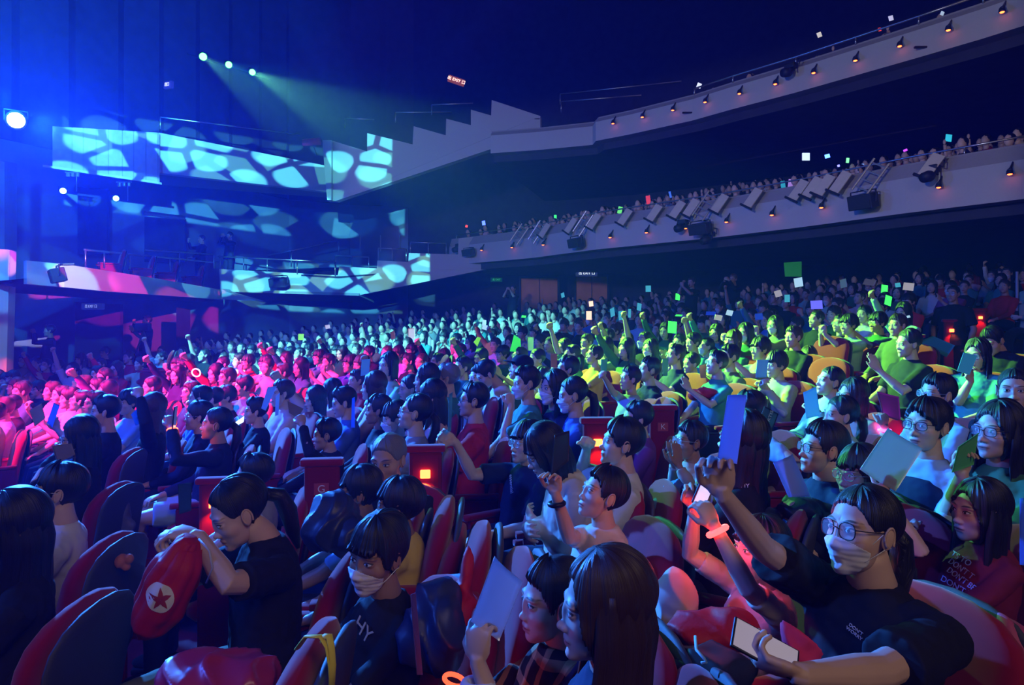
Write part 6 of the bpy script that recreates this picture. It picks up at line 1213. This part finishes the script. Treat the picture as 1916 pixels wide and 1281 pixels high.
# rows fill the rest of the bowl
cand = []; rr_ = random.Random(4); r_ = 5.0; row = 0
wallx = lambda y: np.interp(y, [0, 9, 14, 19, 23, 25], [-11.5, -11.4, -10.8, -9.3, -5.9, -3.8])
while r_ < 28:
    th = -1.35; row += 1
    while th < 1.45:
        X, Y = seat_pt(r_, th+rr_.uniform(-.1, .1)/r_); th += .58/r_*(1/ math.hypot(math.sin(th), math.cos(th)/.7))
        if Y < 3.2: continue
        x, y = X, Y; hz_ = head_z(x, y)+rr_.uniform(-.06, .05); px = CX+x*F/y; py = HY-(hz_-CH)*F/y
        if px < -20 or px > 1935 or py > 900: continue
        if x < wallx(y)+.5 or y > 24.6-max(0, x-2)*.78: continue
        if y < 4.3 and abs(x) < 6: continue
        if 60 < px < 300 and py < 668 and y > 13: continue
        if 1700 < px < 1830 and py > 565 and y > 4: continue      # the right aisle
        if px > 1700 and 545 < py < 760: continue
        if abs(px-1290) < 48 and 700 < py < 770: continue
        if 830 < px < 945 and 770 < py < 900: continue
        if 200 < px < 355 and py < 650: continue
        cand.append((y, x, hz_, px, py, row))
    r_ += .92
rr_.shuffle(cand); keep = []
for c in cand:
    if rr_.random() < .05: continue
    y, x, hz_, px, py, row = c
    if not clear(x, y): continue
    sz = .13*F/y
    if any(abs(px-q[3]) < sz*.8 and abs(py-q[4]) < sz*.7 and y < q[5] for q in PLACED if q[5] < 9): continue   # do not cover a face that shows
    if y < 7 and any(abs(px-q[3]) < sz*1.2 and -sz*.8 < py-q[4] < sz*3 and y < q[5]+.2 for q in PLACED if q[5] < 9): 
        if rr_.random() < .7: continue
    PLACED.append((x, y, .4, px, py, y)); keep.append(c)
WV = [[], []]
for i_, (_, sp_) in enumerate(VARS): WV[0 if i_ < 11 else 1] += [i_]*(1 if {sp_['r']['to'], sp_['l']['to']} & {'up', 'high', 'phone'} else 5)
keep.sort(); room_ = 300-n_ind; mass = []
for c in keep:
    y, x, hz_, px, py, row = c
    if room_ > 0:
        vi = rr_.choice(WV[0] if y < 9 else WV[1])
        spectator(x, y, px, py, y, vi, rr_.choice(COLN), zone(px, py), y < 7.2, zoff=hz_-head_z(x, y)); room_ -= 1
    else: mass.append(c)
# one unused variant must not linger
for vi in range(len(VARS)):
    if vi not in vused:
        r = VARS[vi][0]
        for ch_ in list(r.children): bpy.data.objects.remove(ch_)
        bpy.data.objects.remove(r)
# labels: order along the image within equals
ORD = 'first second third fourth fifth sixth seventh eighth ninth tenth eleventh twelfth thirteenth fourteenth fifteenth sixteenth seventeenth eighteenth nineteenth twentieth'.split()
def ordw(i): return ORD[i] if i < 20 else ('twenty-' if i < 29 else 'thirty-')+ORD[(i-20) % 10]
SHZ = {'magenta-lit block on the left': 'magenta-lit block', 'cyan-lit rows on the far left': 'cyan-lit far rows', 'blue-green rows at the back centre': 'blue-green back rows', 'green-lit rows in the centre right': 'green-lit rows', 'dim rows under the balcony': 'dim back rows', 'rows in the middle of the stalls': 'middle stalls'}
def relabel():
    by = {}
    for r, px, py, lab, wh in SPEC: by.setdefault((lab, wh), []).append((px, py, r))
    for (lab, wh), L_ in by.items():
        L_.sort(key=lambda t: t[:2])
        for i, (px, py, r) in enumerate(L_): r['label'] = lab+'; '+SHZ[wh]+(', %s from left' % ordw(i) if len(L_) > 1 else ''); r['group'] = 'spectators in the '+wh; w_ = r['label'].split(); r['label'] = ' '.join(w_) if len(w_) <= 16 else ' '.join(w_).replace(', hands together', '').replace(', arms folded', '').replace(', hand at chin', ', hand at face').replace(' pale ', ' ')
    by = {}
    for s_, px, wh in SEATS: by.setdefault(wh, []).append((px, s_.name, s_))
    for wh, L_ in by.items():
        for i, (px, n_, s_) in enumerate(sorted(L_)): s_['label'] = 'red theatre seat under a spectator, %s, %s seat from left' % (SHZ[wh], ordw(i))
relabel()
# the remaining, tiny and countless audience: one mass per level
M_crowd = [SK[0], HR['black'], CL['black'], CL['white'], CL['navy'], CL['grey'], CL['teal'], CL['pink'], CL['maroon'], CL['beige']]
def mini():
    """low person in pieces: verts, faces, part (0 skin, 1 hair, 2 clothes)"""
    b = MB(); b.ell((0, .02, 1.16), (.072, .088, .108), 10, 7, mi=0); b.ell((0, -.012, 1.195), (.082, .098, .092), 10, 7, mi=1)
    loft(b, [(Vector((0, y, z)), Vector((w, 0, 0)), Vector((0, t, 0))) for z, w, t, y in ((.5, .17, .12, -.02), (.8, .165, .12, -.03), (.93, .18, .11, -.05), (1.0, .10, .075, -.05), (1.06, .05, .05, -.04))], 10, mi=2)
    for sx in (-1, 1): b.tube([(sx*.17, -.05, .93), (sx*.22, .02, .68), (sx*.08, .26, .64)], [.055, .045, .035], 6, mi=2)
    b.tube([(0, 0, 1.0), (0, 0, 1.08)], .05, 8, mi=0); return b
MN = mini(); MNv = np.array([tuple(v) for v in MN.v]); MNa = MNv.copy()
up = MB(); up.tube([(.17, -.05, .93), (.23, .12, .98), (.20, .2, 1.22)], [.05, .036, .028], 6); up.ell((.20, .21, 1.27), (.03, .02, .05), 8, 6)
def mass_mesh(name, spots, label, group_dir=None):
    V = []; Fc = []; Mi = []; n = 0; rg = random.Random(len(spots))
    for x, y, zh, face in spots:
        s = rg.uniform(.93, 1.05); c_, s_ = math.cos(face-math.pi/2), math.sin(face-math.pi/2); m = MNv*np.array((s, s, 1.))
        m = m @ np.array(((c_, s_, 0), (-s_, c_, 0), (0, 0, 1.)))+np.array((x, y, zh-1.17)); colr = rg.choice((2, 2, 3, 4, 5, 6, 7, 8, 9)); V.append(m); Fc += [tuple(i+n for i in f) for f in MN.f]; Mi += [k if k < 2 else colr for k in MN.m]; n += len(m)
        if rg.random() < .07:
            m = np.array([tuple(v) for v in up.v]); m[:, 0] *= rg.choice((-1, 1)); m = m @ np.array(((c_, s_, 0), (-s_, c_, 0), (0, 0, 1.)))+np.array((x, y, zh-1.17)); V.append(m); Fc += [tuple(i+n for i in f) for f in up.f]; Mi += [0]*len(up.f); n += len(m)
    me = bpy.data.meshes.new(name); me.from_pydata(np.concatenate(V).tolist(), [], Fc)
    for mm in M_crowd: me.materials.append(mm)
    me.polygons.foreach_set('material_index', Mi); me.polygons.foreach_set('use_smooth', [True]*len(Fc)); me.uv_layers.new(name='face').data.foreach_set('uv', np.full(len(me.loops)*2, 9., np.float32)); me.update()
    o = obj(name, me); tag(o, label, 'audience', None, 'stuff'); return o
mass_mesh('audience_crowd', [(x, y, z, math.atan2(.5-y, -12-x)+rr_.uniform(-.2, .2)) for y, x, z, px, py, row in mass], 'distant audience filling the dark rear rows of the stalls')
def balc(path, z, depth, rise, name, label, px0, rows, gap=.55, dens=.93):
    sp = []
    for k in range(rows):
        pp = offs(path, .65+k*.9); zz = z-.05+(k*rise)
        for i in range(len(pp)-1):
            a, c = Vector(pp[i]), Vector(pp[i+1]); n = int((c-a).length/gap)
            for j in range(n):
                p = a.lerp(c, (j+rr_.random()*.3)/max(n, 1)); 
                if p.y < 2 or (CX+p.x*F/p.y) < px0+k*12 or (CX+p.x*F/p.y) > 1990 or rr_.random() > dens: continue
                sp.append((p.x, p.y, zz+rr_.uniform(-.05, .08), math.atan2(3-p.y, -13-p.x)))
    return mass_mesh(name, sp, label)
balc(pB, ZB+.30, 6, .20, 'audience_crowd', 'distant audience seated along the lower balcony', 858, 8)
balc(pU, ZU+.22, 6, .26, 'audience_crowd', 'distant audience seated along the upper balcony', 1300, 5)
